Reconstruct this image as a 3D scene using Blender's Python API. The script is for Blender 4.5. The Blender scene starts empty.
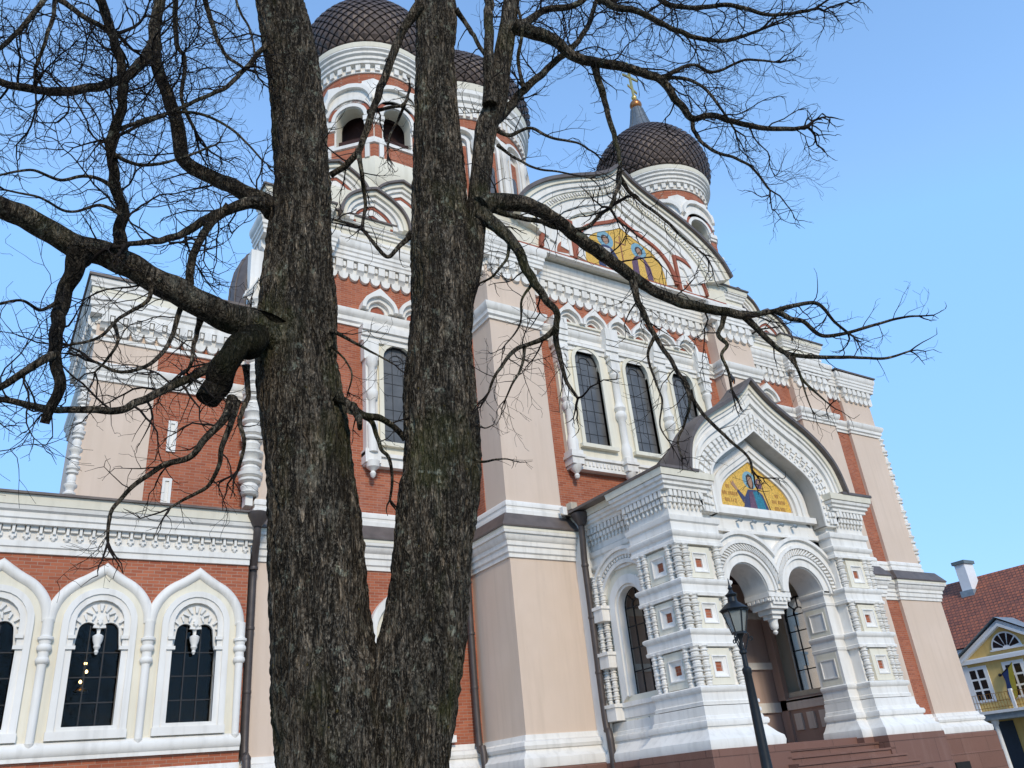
import bpy, bmesh, math, random
from mathutils import Vector, Matrix, noise
from mathutils.geometry import tessellate_polygon
R = math.radians
random.seed(7)
scn = bpy.context.scene
COL = scn.collection

# ------------------------------------------------------------------ camera, sky, sun, exposure
YAW, PIT, ROL = R(34.4136), R(26.3584), R(-5.792)
FPX = 816.46
CF = Vector((math.sin(YAW)*math.cos(PIT), math.cos(YAW)*math.cos(PIT), math.sin(PIT)))
_r = Vector((math.cos(YAW), -math.sin(YAW), 0)); _u = _r.cross(CF)
CR = _r*math.cos(ROL)+_u*math.sin(ROL); CU = _u*math.cos(ROL)-_r*math.sin(ROL)
CP = Vector((0, 0, 1.6))
cam = bpy.data.cameras.new('camera'); camo = bpy.data.objects.new('camera', cam); COL.objects.link(camo)
cam.sensor_width = 36; cam.lens = FPX/1024*36; cam.clip_start = .05; cam.clip_end = 3000
camo.matrix_world = Matrix(((CR.x, CU.x, -CF.x, CP.x), (CR.y, CU.y, -CF.y, CP.y), (CR.z, CU.z, -CF.z, CP.z), (0, 0, 0, 1)))
scn.camera = camo

SUN_EL, SUN_AZ = R(30), R(195)          # azimuth the sun stands at, clockwise from +Y
world = bpy.data.worlds.new('World'); scn.world = world; world.use_nodes = True
nt = world.node_tree; nt.nodes.clear()
wo = nt.nodes.new('ShaderNodeOutputWorld'); bg = nt.nodes.new('ShaderNodeBackground')
sky = nt.nodes.new('ShaderNodeTexSky'); sky.sky_type = 'NISHITA'; sky.sun_disc = False
sky.sun_elevation = SUN_EL; sky.sun_rotation = SUN_AZ; sky.altitude = 50
sky.air_density = 1.5; sky.dust_density = 0.0; sky.ozone_density = 5.0
bg.inputs['Strength'].default_value = .15
cap = nt.nodes.new('ShaderNodeMix'); cap.data_type = 'RGBA'; cap.blend_type = 'DARKEN'; cap.inputs[0].default_value = .85   # evens out the bright horizon as the hazy winter sky does
cap.inputs[7].default_value = (.93, 1.92, 3.6, 1); nt.links.new(sky.outputs[0], cap.inputs[6])
nt.links.new(cap.outputs[2], bg.inputs[0]); nt.links.new(bg.outputs[0], wo.inputs[0])
sl = bpy.data.lights.new('sun', 'SUN'); sl.energy = 1.15; sl.angle = R(12); sl.color = (1, .88, .70)
so = bpy.data.objects.new('sun', sl); COL.objects.link(so)
sd = Vector((math.sin(SUN_AZ)*math.cos(SUN_EL), math.cos(SUN_AZ)*math.cos(SUN_EL), math.sin(SUN_EL)))
so.rotation_euler = sd.to_track_quat('Z', 'Y').to_euler(); so.location = (0, -40, 40)
scn.view_settings.view_transform = 'Standard'; scn.view_settings.look = 'None'
scn.view_settings.exposure = 1.15; scn.view_settings.gamma = 1

# ------------------------------------------------------------------ materials
MATS = {}
def newmat(name):
    m = bpy.data.materials.new(name); m.use_nodes = True; MATS[name] = m
    n = m.node_tree; b = n.nodes['Principled BSDF']; return m, n, b
def nd(n, t, **k):
    x = n.nodes.new(t)
    for a, v in k.items():
        if a in x.inputs: x.inputs[a].default_value = v
        else: setattr(x, a, v)
    return x
def mixc(n, fac, a, b, mode='MIX'):
    x = n.nodes.new('ShaderNodeMix'); x.data_type = 'RGBA'; x.blend_type = mode
    for i, v in ((0, fac), (6, a), (7, b)):
        if isinstance(v, bpy.types.NodeSocket): n.links.new(v, x.inputs[i])
        else: x.inputs[i].default_value = v if i == 0 else (*v[:3], 1)
    return x.outputs[2]
def ramp(n, fac, stops):
    x = n.nodes.new('ShaderNodeValToRGB'); n.links.new(fac, x.inputs[0])
    while len(x.color_ramp.elements) < len(stops): x.color_ramp.elements.new(.5)
    for e, (p, c) in zip(x.color_ramp.elements, stops):
        e.position = p; e.color = (c, c, c, 1) if isinstance(c, (int, float)) else (*c, 1)
    return x.outputs[0]
def pos(n, sx=1, sy=1, sz=1):
    g = n.nodes.new('ShaderNodeNewGeometry'); m = n.nodes.new('ShaderNodeMapping'); m.inputs['Scale'].default_value = (sx, sy, sz)
    n.links.new(g.outputs['Position'], m.inputs[0]); return m.outputs[0]
def noi(n, vec, scale, detail=4, rough=.55):
    x = nd(n, 'ShaderNodeTexNoise', Scale=scale, Detail=detail, Roughness=rough); n.links.new(vec, x.inputs['Vector']); return x.outputs[0]
def bump(n, b, h, strength=.3, dist=.02):
    x = nd(n, 'ShaderNodeBump', Strength=strength, Distance=dist); n.links.new(h, x.inputs['Height']); n.links.new(x.outputs[0], b.inputs['Normal'])

def plaster(name, c, dirt=.12, rough=.75):
    m, n, b = newmat(name)
    big = noi(n, pos(n), .9, 5); streak = noi(n, pos(n, 3.2, 3.2, .22), 1.6, 4)
    fine = noi(n, pos(n), 26, 3)
    f1 = ramp(n, big, ((.35, 0), (.75, 1))); f2 = ramp(n, streak, ((.48, 0), (.78, 1)))
    dk = tuple(v*(1-dirt)*k for v, k in zip(c, (1.0, .985, .96)))
    dk2 = tuple(v*(1-dirt*2.0)*k for v, k in zip(c, (.99, .98, .96)))
    patch = ramp(n, noi(n, pos(n, 1, 1, .7), .45, 6, .6), ((.47, 0), (.55, 1))); a = mixc(n, patch, c, tuple(v*.955 for v in c))
    a = mixc(n, f1, a, dk); a = mixc(n, f2, a, dk2)
    stain = ramp(n, noi(n, pos(n, 2.2, 2.2, .5), 2.2, 6, .7), ((.62, 0), (.80, .5))); a = mixc(n, stain, a, tuple(v*.74 for v in c))
    n.links.new(a, b.inputs['Base Color']); b.inputs['Roughness'].default_value = rough
    b.inputs['Specular IOR Level'].default_value = .25
    bump(n, b, fine, .25, .006); return m
plaster('white_plaster', (.83, .80, .745), .12)
plaster('cream_plaster', (.78, .73, .60), .08)
plaster('pink_plaster', (.68, .54, .43), .05)
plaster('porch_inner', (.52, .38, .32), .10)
plaster('yellow_plaster', (.72, .52, .20), .08)
plaster('red_band', (.36, .11, .065), .15)

def brickmat(name, c1, c2, mortar, bw=.27, rh=.082, ms=.009, flat=False):
    m, n, b = newmat(name)
    g = n.nodes.new('ShaderNodeNewGeometry'); s = n.nodes.new('ShaderNodeSeparateXYZ'); n.links.new(g.outputs['Position'], s.inputs[0])
    ad = n.nodes.new('ShaderNodeMath'); ad.operation = 'ADD'; n.links.new(s.outputs[0], ad.inputs[0]); n.links.new(s.outputs[1], ad.inputs[1])
    c = n.nodes.new('ShaderNodeCombineXYZ'); n.links.new(ad.outputs[0], c.inputs[0]); n.links.new(s.outputs[2], c.inputs[1])
    t = nd(n, 'ShaderNodeTexBrick', Scale=1.0); t.inputs['Brick Width'].default_value = bw; t.inputs['Row Height'].default_value = rh
    t.inputs['Mortar Size'].default_value = ms; t.inputs['Mortar Smooth'].default_value = .2; t.inputs['Bias'].default_value = -.1
    t.inputs['Color1'].default_value = (*c1, 1); t.inputs['Color2'].default_value = (*c2, 1); t.inputs['Mortar'].default_value = (*mortar, 1)
    n.links.new(c.outputs[0], t.inputs['Vector'])
    big = noi(n, pos(n), .8, 5); st = noi(n, pos(n, 2.5, 2.5, .3), 1.3)
    a = mixc(n, ramp(n, big, ((.3, 0), (.75, .55))), t.outputs[0], tuple(v*.62 for v in c1), 'MIX')
    a = mixc(n, ramp(n, st, ((.55, 0), (.85, .16))), a, (.55, .42, .36))
    n.links.new(a, b.inputs['Base Color']); b.inputs['Roughness'].default_value = .85
    b.inputs['Specular IOR Level'].default_value = .2
    inv = n.nodes.new('ShaderNodeMath'); inv.operation = 'SUBTRACT'; inv.inputs[0].default_value = 1; n.links.new(t.outputs['Fac'], inv.inputs[1])
    bump(n, b, inv.outputs[0], .5, .012); return m
brickmat('brick', (.46, .145, .074), (.29, .075, .04), (.40, .25, .18))
brickmat('granite', (.215, .110, .082), (.165, .082, .062), (.05, .028, .022), 1.9, .62, .014)
def granite_speckle():
    m = MATS['granite']; n = m.node_tree; b = n.nodes['Principled BSDF']
    old = b.inputs['Base Color'].links[0].from_socket
    sp = noi(n, pos(n), 70, 2); a = mixc(n, ramp(n, sp, ((.35, 0), (.65, .6))), old, (.25, .135, .10)); n.links.new(a, b.inputs['Base Color'])
    b.inputs['Roughness'].default_value = .6
granite_speckle()

def simple(name, c, rough=.5, metal=0, var=.25, scale=6, spec=.5):
    m, n, b = newmat(name)
    a = mixc(n, ramp(n, noi(n, pos(n), scale, 4), ((.3, 0), (.7, 1))), c, tuple(v*(1-var) for v in c))
    n.links.new(a, b.inputs['Base Color']); b.inputs['Roughness'].default_value = rough; b.inputs['Metallic'].default_value = metal
    b.inputs['Specular IOR Level'].default_value = spec; return m
simple('roof_metal', (.145, .115, .100), .55, .1, .35, 3)
simple('pipe_metal', (.085, .068, .062), .5, .3, .3, 4)
simple('dome_scale', (.105, .070, .054), .55, .15, .5, 5)
simple('dome_rib', (.03, .025, .023), .6, .2)
simple('neck_metal', (.20, .21, .21), .45, .5, .3)
simple('gold', (.85, .52, .16), .28, 1, .2)
simple('copper_ball', (.50, .20, .07), .35, .8, .3)
simple('iron', (.018, .022, .026), .45, .4, .3, 12)
simple('iron_bar', (.012, .012, .013), .6, .2)
simple('lead', (.03, .03, .032), .6, .2)
simple('dark_void', (.012, .011, .011), .9)
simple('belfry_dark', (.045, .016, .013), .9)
simple('house_white', (.80, .81, .82), .6, 0, .06)
simple('house_dark', (.02, .035, .06), .5)
simple('flag_blue', (.03, .06, .20), .8, 0, .3)
simple('flag_yellow', (.80, .55, .04), .8, 0, .15)
simple('slate_cap', (.16, .20, .21), .6, .1)
simple('zinc', (.32, .38, .42), .5, .3)
simple('pigeon_grey', (.06, .065, .08), .7, 0, .4, 30)
simple('fixture_beige', (.55, .47, .36), .6)
simple('mos_gold', (.92, .54, .085), .45, .1, .5, 26)
simple('mos_navy', (.055, .06, .14), .5, 0, .5, 20)
simple('mos_teal', (.03, .22, .30), .5, 0, .5, 16)
simple('mos_purple', (.16, .075, .12), .5, 0, .5, 20)
simple('mos_halo', (.22, .40, .48), .5, 0, .3, 20)
simple('mos_skin', (.42, .24, .15), .6, 0, .3, 30)
simple('mos_hair', (.05, .03, .02), .6)
simple('mos_ink', (.34, .14, .05), .6)
simple('mos_white', (.62, .60, .56), .6, 0, .3, 20)
def glassmat(name, c, rough):
    m, n, b = newmat(name)
    t = noi(n, pos(n), 1.8, 3)
    a = mixc(n, ramp(n, t, ((.35, 0), (.65, 1))), c, tuple(v*.7 for v in c))
    n.links.new(a, b.inputs['Base Color']); b.inputs['Roughness'].default_value = rough
    b.inputs['Specular IOR Level'].default_value = .5
    bump(n, b, noi(n, pos(n), 4, 2), .08, .02)
glassmat('dark_glass', (.022, .020, .022), .06)
glassmat('grey_glass', (.125, .122, .118), .30)
def clearglass():
    m, n, b = newmat('clear_glass'); n.nodes.remove(b)
    o = n.nodes['Material Output']; t = nd(n, 'ShaderNodeBsdfTransparent'); g = nd(n, 'ShaderNodeBsdfGlossy', Roughness=.04); bp = nd(n, 'ShaderNodeBump', Strength=.25, Distance=.05); n.links.new(noi(n, pos(n), 5, 2), bp.inputs['Height']); n.links.new(bp.outputs[0], g.inputs['Normal'])
    t.inputs[0].default_value = (.86, .87, .86, 1)
    f = nd(n, 'ShaderNodeFresnel', IOR=1.45); mx = nd(n, 'ShaderNodeMixShader')
    fm = nd(n, 'ShaderNodeMath', operation='MULTIPLY'); fm.inputs[1].default_value = .45; n.links.new(f.outputs[0], fm.inputs[0]); n.links.new(fm.outputs[0], mx.inputs[0]); n.links.new(t.outputs[0], mx.inputs[1]); n.links.new(g.outputs[0], mx.inputs[2]); n.links.new(mx.outputs[0], o.inputs[0])
clearglass()
def lampglass():
    m, n, b = newmat('lamp_glass')
    b.inputs['Base Color'].default_value = (.34, .36, .34, 1); b.inputs['Roughness'].default_value = .25
    b.inputs['Transmission Weight'].default_value = .35
lampglass()
def bulb():
    m, n, b = newmat('bulb'); b.inputs['Base Color'].default_value = (1, .7, .3, 1)
    b.inputs['Emission Color'].default_value = (1, .62, .22, 1); b.inputs['Emission Strength'].default_value = 6
bulb()
def tilemat():
    m, n, b = newmat('clay_tile')
    g = n.nodes.new('ShaderNodeNewGeometry'); s = n.nodes.new('ShaderNodeSeparateXYZ'); n.links.new(g.outputs['Position'], s.inputs[0])
    c = n.nodes.new('ShaderNodeCombineXYZ'); n.links.new(s.outputs[1], c.inputs[0]); n.links.new(s.outputs[2], c.inputs[1])
    t = nd(n, 'ShaderNodeTexBrick', Scale=1.0); t.inputs['Brick Width'].default_value = .24; t.inputs['Row Height'].default_value = .19
    t.inputs['Mortar Size'].default_value = .022; t.inputs['Color1'].default_value = (.42, .125, .06, 1); t.inputs['Color2'].default_value = (.24, .08, .05, 1)
    t.inputs['Mortar'].default_value = (.05, .025, .02, 1); n.links.new(c.outputs[0], t.inputs['Vector'])
    w = nd(n, 'ShaderNodeTexWhiteNoise'); w.noise_dimensions = '3D'
    big = noi(n, pos(n), 1.1, 5, .7)
    a = mixc(n, ramp(n, big, ((.42, 0), (.7, .45))), t.outputs[0], (.36, .12, .065))
    a = mixc(n, ramp(n, noi(n, pos(n), 2.3, 5, .7), ((.55, 0), (.8, .4))), a, (.14, .09, .06))
    n.links.new(a, b.inputs['Base Color']); b.inputs['Roughness'].default_value = .85
    bump(n, b, t.outputs['Fac'], -.6, .03)
tilemat()
def bark(name='bark', k=1.3):
    m, n, b = newmat(name)
    nz = nd(n, 'ShaderNodeTexNoise', Scale=38.0, Detail=6.0, Roughness=.66, Distortion=1.1); n.links.new(pos(n, 1, 1, .30), nz.inputs['Vector'])
    n2 = nd(n, 'ShaderNodeTexNoise', Scale=11.0, Detail=4.0, Roughness=.6, Distortion=1.2); n.links.new(pos(n, 1, 1, .16), n2.inputs['Vector'])
    ridge = ramp(n, nz.outputs[0], ((.40, 0), (.58, 1))); wide = ramp(n, n2.outputs[0], ((.42, 0), (.56, 1)))
    fine = noi(n, pos(n, 1, 1, .6), 75, 4, .75)
    base = mixc(n, ridge, (.013, .010, .008), (.185, .143, .100))
    base = mixc(n, wide, (.030, .024, .017), base)
    base = mixc(n, ramp(n, fine, ((.46, 0), (.70, .85))), base, (.34, .285, .215))
    n3 = nd(n, 'ShaderNodeTexNoise', Scale=20.0, Detail=3.0, Roughness=.6, Distortion=.8); n.links.new(pos(n, 1, 1, .13), n3.inputs['Vector'])
    furrow = ramp(n, n3.outputs[0], ((.45, 0), (.495, .85), (.505, .85), (.55, 0))); base = mixc(n, furrow, base, (.011, .009, .007))
    moss = ramp(n, noi(n, pos(n, 1, 1, .6), 1.7, 5, .65), ((.54, 0), (.70, .6)))
    base = mixc(n, moss, base, (.085, .090, .030))
    lich = ramp(n, noi(n, pos(n), 12, 4, .65), ((.60, 0), (.68, .7)))
    base = mixc(n, lich, base, (.34, .35, .26))
    yel = ramp(n, noi(n, pos(n), 23, 3, .6), ((.68, 0), (.74, .8)))
    base = mixc(n, yel, base, (.15, .11, .025))
    patch = ramp(n, noi(n, pos(n, 1, 1, .45), 2.6, 5, .7), ((.36, 0), (.62, 1))); base = mixc(n, patch, mixc(n, .5, base, (.020, .016, .011)), base)
    pale = ramp(n, noi(n, pos(n, 1, 1, .7), 5.0, 5, .75), ((.58, 0), (.72, .55))); base = mixc(n, pale, base, (.28, .25, .185))
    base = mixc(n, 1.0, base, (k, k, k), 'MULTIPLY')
    n.links.new(base, b.inputs['Base Color']); b.inputs['Roughness'].default_value = .95; b.inputs['Specular IOR Level'].default_value = .08
    ad = n.nodes.new('ShaderNodeMath'); ad.operation = 'MULTIPLY_ADD'; ad.inputs[1].default_value = .5
    n.links.new(ridge, ad.inputs[0]); n.links.new(wide, ad.inputs[2]); fu = n.nodes.new('ShaderNodeMath'); fu.operation = 'SUBTRACT'; n.links.new(ad.outputs[0], fu.inputs[0]); n.links.new(furrow, fu.inputs[1]); ad = fu
    bump(n, b, ad.outputs[0], 1.0, .035)
bark(); bark('dead_silhouette_bark', .42)  # darkened bark: decayed stub, and two limbs' silhouette against the sky painted in
simple('twig', (.026, .020, .017), .85, 0, .5, 9, .12)
def ground():
    m, n, b = newmat('ground')
    f = ramp(n, noi(n, pos(n), .35, 6, .65), ((.42, 0), (.55, 1)))
    g = mixc(n, ramp(n, noi(n, pos(n), 40, 3), ((.3, 0), (.7, 1))), (.06, .075, .03), (.11, .11, .05))
    a = mixc(n, f, g, (.33, .29, .23)); n.links.new(a, b.inputs['Base Color']); b.inputs['Roughness'].default_value = .95
    bump(n, b, noi(n, pos(n), 60, 3), .6, .03)
ground()
brickmat('paving', (.36, .34, .31), (.30, .285, .26), (.14, .13, .12), .22, .14, .012)

# ------------------------------------------------------------------ mesh builder
class M:
    def __init__(s): s.v = []; s.f = []; s.mi = []; s.mats = []
    def mat(s, name):
        if name not in s.mats: s.mats.append(name)
        return s.mats.index(name)
    def add(s, vs, fs, mat):
        o = len(s.v); k = s.mat(mat); s.v += [tuple(p) for p in vs]
        for f in fs: s.f.append(tuple(i+o for i in f)); s.mi.append(k)
    def box(s, x0, x1, y0, y1, z0, z1, mat):
        s.add([(x0,y0,z0),(x1,y0,z0),(x1,y1,z0),(x0,y1,z0),(x0,y0,z1),(x1,y0,z1),(x1,y1,z1),(x0,y1,z1)],
              [(0,3,2,1),(4,5,6,7),(0,1,5,4),(1,2,6,5),(2,3,7,6),(3,0,4,7)], mat)
    def ubox(s, mp, u0, u1, v0, v1, w0, w1, mat):
        s.add([mp(*p) for p in ((u0,v0,w0),(u1,v0,w0),(u1,v1,w0),(u0,v1,w0),(u0,v0,w1),(u1,v0,w1),(u1,v1,w1),(u0,v1,w1))],
              [(0,3,2,1),(4,5,6,7),(0,1,5,4),(1,2,6,5),(2,3,7,6),(3,0,4,7)], mat)
    def plate(s, mp, outer, w0, w1, mat, holes=(), sidemat=None):
        loops = [list(outer)]+[list(h) for h in holes]
        tris = tessellate_polygon([[Vector((u, v, 0)) for u, v in l] for l in loops])
        flat = [p for l in loops for p in l]; n = len(flat)
        vs = [mp(u, v, w1) for u, v in flat]+[mp(u, v, w0) for u, v in flat]
        s.add(vs, [t for t in tris]+[(t[2]+n, t[1]+n, t[0]+n) for t in tris], mat)
        fs = []; o = 0
        for l in loops:
            k = len(l)
            for i in range(k): fs.append((o+i, o+(i+1) % k, o+(i+1) % k+n, o+i+n))
            o += k
        s.add(vs, fs, sidemat or mat)
    def sweep(s, mp, path, prof, mat, closed=False, sg=1):
        """sweeps a closed profile (n, w) along path (u, v); n grows to the right of travel when sg = 1"""
        P = [Vector(p) for p in path]; k = len(P); rings = []
        for i in range(k):
            a = P[i]-P[i-1] if (i or closed) else None
            b = P[(i+1) % k]-P[i] if (i < k-1 or closed) else None
            if a is None: a = b
            if b is None: b = a
            a = a.normalized(); b = b.normalized()
            na = Vector((a.y, -a.x))*sg; nb = Vector((b.y, -b.x))*sg
            mm = na+nb
            if mm.length < 1e-4: mm = na
            mm.normalize(); c = max(mm.dot(na), .35); mm = mm/c
            rings.append([(P[i].x+mm.x*q[0], P[i].y+mm.y*q[0], q[1]) for q in prof])
        q = len(prof); vs = [mp(*p) for r in rings for p in r]; fs = []
        for i in range(k if closed else k-1):
            j = (i+1) % k
            for t in range(q): fs.append((i*q+t, i*q+(t+1) % q, j*q+(t+1) % q, j*q+t))
        if not closed: fs += [tuple(range(q)), tuple(range((k-1)*q, k*q))]
        s.add(vs, fs, mat)
    def lathe(s, cx, cy, prof, mat, n=24, ph=0, cap=True):
        vs = []; fs = []; k = len(prof)
        for i in range(n):
            a = ph+2*math.pi*i/n
            for r, z in prof: vs.append((cx+r*math.cos(a), cy+r*math.sin(a), z))
        for i in range(n):
            j = (i+1) % n
            for t in range(k-1): fs.append((i*k+t, j*k+t, j*k+t+1, i*k+t+1))
        if cap: fs += [tuple(i*k for i in range(n)), tuple(i*k+k-1 for i in range(n))]
        s.add(vs, fs, mat)
    def tube(s, pts, rad, mat, n=8, cap=True):
        k = len(pts); P = [Vector(p) for p in pts]; vs = []; fs = []
        up = None
        for i in range(k):
            d = (P[min(i+1, k-1)]-P[max(i-1, 0)])
            if d.length < 1e-6: d = Vector((0, 0, 1))
            d.normalize()
            if up is None:
                x = d.orthogonal().normalized()
            else:
                x = up-d*up.dot(d); x = x.normalized() if x.length > 1e-4 else d.orthogonal().normalized()
            up = x; y = d.cross(x); r = rad[i] if hasattr(rad, '__len__') else rad
            for t in range(n):
                a = 2*math.pi*t/n; vs.append(P[i]+x*(r*math.cos(a))+y*(r*math.sin(a)))
        for i in range(k-1):
            for t in range(n): fs.append((i*n+t, i*n+(t+1) % n, (i+1)*n+(t+1) % n, (i+1)*n+t))
        if cap: fs += [tuple(range(n)), tuple(range((k-1)*n, k*n))]
        s.add(vs, fs, mat)
    def build(s, name, parent=None, smooth=True, fix=True, angle=38):
        off = Vector((0, 0, 0)); p = parent
        while p is not None: off += p.location; p = p.parent
        me = bpy.data.meshes.new(name)
        me.from_pydata([(x-off.x, y-off.y, z-off.z) for x, y, z in s.v], [], s.f)
        for m in s.mats: me.materials.append(MATS[m])
        me.polygons.foreach_set('material_index', s.mi)
        if fix:
            bm = bmesh.new(); bm.from_mesh(me); bmesh.ops.recalc_face_normals(bm, faces=bm.faces); bm.to_mesh(me); bm.free()
        if smooth:
            me.shade_smooth(); me.set_sharp_from_angle(angle=R(angle))
        me.update()
        o = bpy.data.objects.new(name, me); COL.objects.link(o); o.parent = parent
        return o
def tag(o, label=None, cat=None, group=None, kind=None):
    if label: o['label'] = label
    if cat: o['category'] = cat
    if group: o['group'] = group
    if kind: o['kind'] = kind
    return o
def empty(name, loc, label, cat, group=None):
    o = bpy.data.objects.new(name, None); COL.objects.link(o); o.location = loc; o.empty_display_size = .3
    bpy.context.view_layer.update(); return tag(o, label, cat, group)
PLAN = lambda u, v, w: (u, v, w)
def FR(Y): return lambda u, v, w: (u, Y-w, v)         # wall facing -Y
def BK(Y): return lambda u, v, w: (u, Y+w, v)
def LF(X): return lambda u, v, w: (X-w, u, v)         # wall facing -X
def RT(X): return lambda u, v, w: (X+w, u, v)
def arc(cx, cz, r, a0, a1, n):
    return [(cx+r*math.cos(R(a0+(a1-a0)*i/n)), cz+r*math.sin(R(a0+(a1-a0)*i/n))) for i in range(n+1)]
def keel(cx, cz, r, h, n=14, blend=42, k=.30):
    """ogee arch from its left foot over the tip (height h above cz) to its right foot"""
    L = arc(cx, cz, r, 180, 90+blend, n)
    ax, az = L[-1]; t = R(90+blend); dx, dz = math.sin(t), -math.cos(t)
    c = (ax+dx*r*k, az+dz*r*k); e = (cx, cz+h)
    for i in range(1, 7):
        q = i/6; L.append(((1-q)**2*ax+2*q*(1-q)*c[0]+q*q*e[0], (1-q)**2*az+2*q*(1-q)*c[1]+q*q*e[1]))
    return L+[(2*cx-x, z) for x, z in reversed(L[:-1])]
def mirror(half, cx):
    """half profile (dx, z) listed from the apex down -> left foot .. apex .. right foot"""
    return [(cx-d, z) for d, z in reversed(half)]+[(cx+d, z) for d, z in half[1:]]
def archpoly(cx, z0, zs, r, n=16): return [(cx-r, z0)]+arc(cx, zs, r, 180, 0, n)+[(cx+r, z0)]
def curve(pts, n=6):
    """Catmull-Rom through pts (tuples of any length)"""
    out = []; k = len(pts)
    for i in range(k-1):
        p0, p1, p2, p3 = pts[max(i-1, 0)], pts[i], pts[i+1], pts[min(i+2, k-1)]
        for j in range(n):
            t = j/n
            out.append(tuple(.5*((2*b)+(-a+c)*t+(2*a-5*b+4*c-d)*t*t+(-a+3*b-3*c+d)*t**3) for a, b, c, d in zip(p0, p1, p2, p3)))
    out.append(tuple(pts[-1])); return out

# ------------------------------------------------------------------ the setting
g = M(); N = 40
def gz(x, y): return -.03
g.add([(-1500, -1500, -.02), (1500, -1500, -.02), (1500, 1500, -.02), (-1500, 1500, -.02)], [(0, 1, 2, 3)], 'ground')
tag(g.build('ground', smooth=False), kind='structure')
g = M(); g.add([(-20, 9.5, -.012), (70, 9.5, -.012), (70, 21, -.012), (-20, 21, -.012)], [(0, 1, 2, 3)], 'paving')
tag(g.build('pavement', smooth=False), kind='structure')

# ------------------------------------------------------------------ cathedral
cath = empty('cathedral', (19.65, 22, 0), 'large white, pink and red brick cathedral with dark domes and gabled porch', 'cathedral')
W, C_, P_, B_, G_, RM = 'white_plaster', 'cream_plaster', 'pink_plaster', 'brick', 'granite', 'roof_metal'
def ring(m, mp, pa, pb, w0, w1, mat, mat_side=None):
    """solid strip between two open paths with the same number of points"""
    n = len(pa); vs = [mp(*p, w1) for p in pa]+[mp(*p, w1) for p in pb]+[mp(*p, w0) for p in pa]+[mp(*p, w0) for p in pb]
    f1 = []; f2 = []
    for i in range(n-1):
        f1.append((i, i+1, n+i+1, n+i)); f2.append((i, i+1, 2*n+i+1, 2*n+i)); f2.append((n+i, n+i+1, 3*n+i+1, 3*n+i))
    f2 += [(0, n, 3*n, 2*n), (n-1, 2*n-1, 4*n-1, 3*n-1)]
    m.add(vs, f1, mat); m.add(vs, f2, mat_side or mat)
def resample(path, n):
    P = [Vector(p) for p in path]; L = [0]
    for a, b in zip(P, P[1:]): L.append(L[-1]+(b-a).length)
    out = []; j = 0
    for i in range(n):
        t = L[-1]*i/(n-1)
        while j < len(L)-2 and L[j+1] < t: j += 1
        d = L[j+1]-L[j]; q = 0 if d < 1e-9 else (t-L[j])/d
        p = P[j].lerp(P[j+1], min(max(q, 0), 1)); out.append((p.x, p.y))
    return out
def lerp_path(a, b, f): return [(x0+(x1-x0)*f, z0+(z1-z0)*f) for (x0, z0), (x1, z1) in zip(a, b)]

BALUS = [(0,.62),(.05,.78),(.08,.6),(.18,.74),(.27,.55),(.31,.9),(.36,.92),(.39,.62),(.43,.98),(.50,1.05),(.53,.66),(.61,.8),(.69,.58),(.73,.92),(.78,.94),(.82,.6),(.90,.74),(.95,1.0),(1,1.02)]
def baluster(m, x, y, z0, z1, r, mat=W, n=10): m.lathe(x, y, [(r*q, z0+(z1-z0)*t) for t, q in BALUS], mat, n)

# ---- walls and pilasters
XU = 37.7                                        # the outer right pilaster steps in above the ledge
m = M(); m.box(15.0, 24.3, 20.5, 33, 0, 19.6, B_); m.box(13.02, 26.28, 21.2, 34, 0, 19.58, B_)
m.box(7.88, 13.02, 22.3, 30, 0, 19.62, B_); m.box(26.28, 31.42, 22.3, 30, 0, 19.62, B_)
m.box(33.84, 35.42, 22.45, 33.9, 0, 19.2, B_); m.box(38.5, 38.72, 22.8, 33.9, 2.3, 8.9, B_); m.box(XU-.05, XU+.17, 22.8, 33.9, 8.9, 19.15, B_)
m.build('brick_wall', cath)
for x0, x1, y0, y1, u0, u1 in ((13.0, 15.4, 20.0, 22.6, 13.05, 15.1), (23.95, 26.3, 20.0, 22.6, 24.2, 26.3), (6.05, 7.9, 22.0, 22.9, 6.05, 7.9), (31.4, 33.85, 22.0, 33.8, 31.4, 33.85), (35.4, 38.55, 22.3, 33.8, 35.4, XU)):
    m = M(); m.box(x0, x1, y0, y1, 0, 9, P_); m.box(u0, u1, y0, y1, 9, 19.25, P_); m.build('pilaster', cath)
PATH = [(6.05, 22.9), (6.05, 22), (7.9, 22), (7.9, 22.3), (13.0, 22.3), (13.0, 20), (15.4, 20), (15.4, 20.5), (23.95, 20.5), (23.95, 20), (26.3, 20),
        (26.3, 22.3), (31.4, 22.3), (31.4, 22), (33.85, 22), (33.85, 22.45), (35.4, 22.45), (35.4, 22.3), (38.55, 22.3), (38.55, 34)]
PATHU = [(6.05, 22.9), (6.05, 22), (7.9, 22), (7.9, 22.3), (13.05, 22.3), (13.05, 20), (15.1, 20), (15.1, 20.5), (24.2, 20.5), (24.2, 20), (26.3, 20)]+PATH[11:-2]+[(XU, 22.3), (XU, 34)]
m = M(); m.sweep(PLAN, PATH, [(-.3, -.1), (.42, -.1), (.42, 1.28), (.40, 1.3), (.40, 2.02), (.36, 2.06), (-.3, 2.06)], G_)
m.box(35.0, 36.0, 21.76, 21.93, .35, .98, 'dark_void'); m.build('plinth', cath)
m = M()
m.sweep(PLAN, PATH, [(-.06, 2.07), (.34, 2.07), (.36, 2.16), (.35, 2.3), (.27, 2.36), (.17, 2.46), (.14, 2.52), (.19, 2.54), (.22, 2.62), (.18, 2.72), (.09, 2.76), (.05, 2.9), (-.06, 2.9)], W)
m.build('base_moulding', cath)
m = M()
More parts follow.
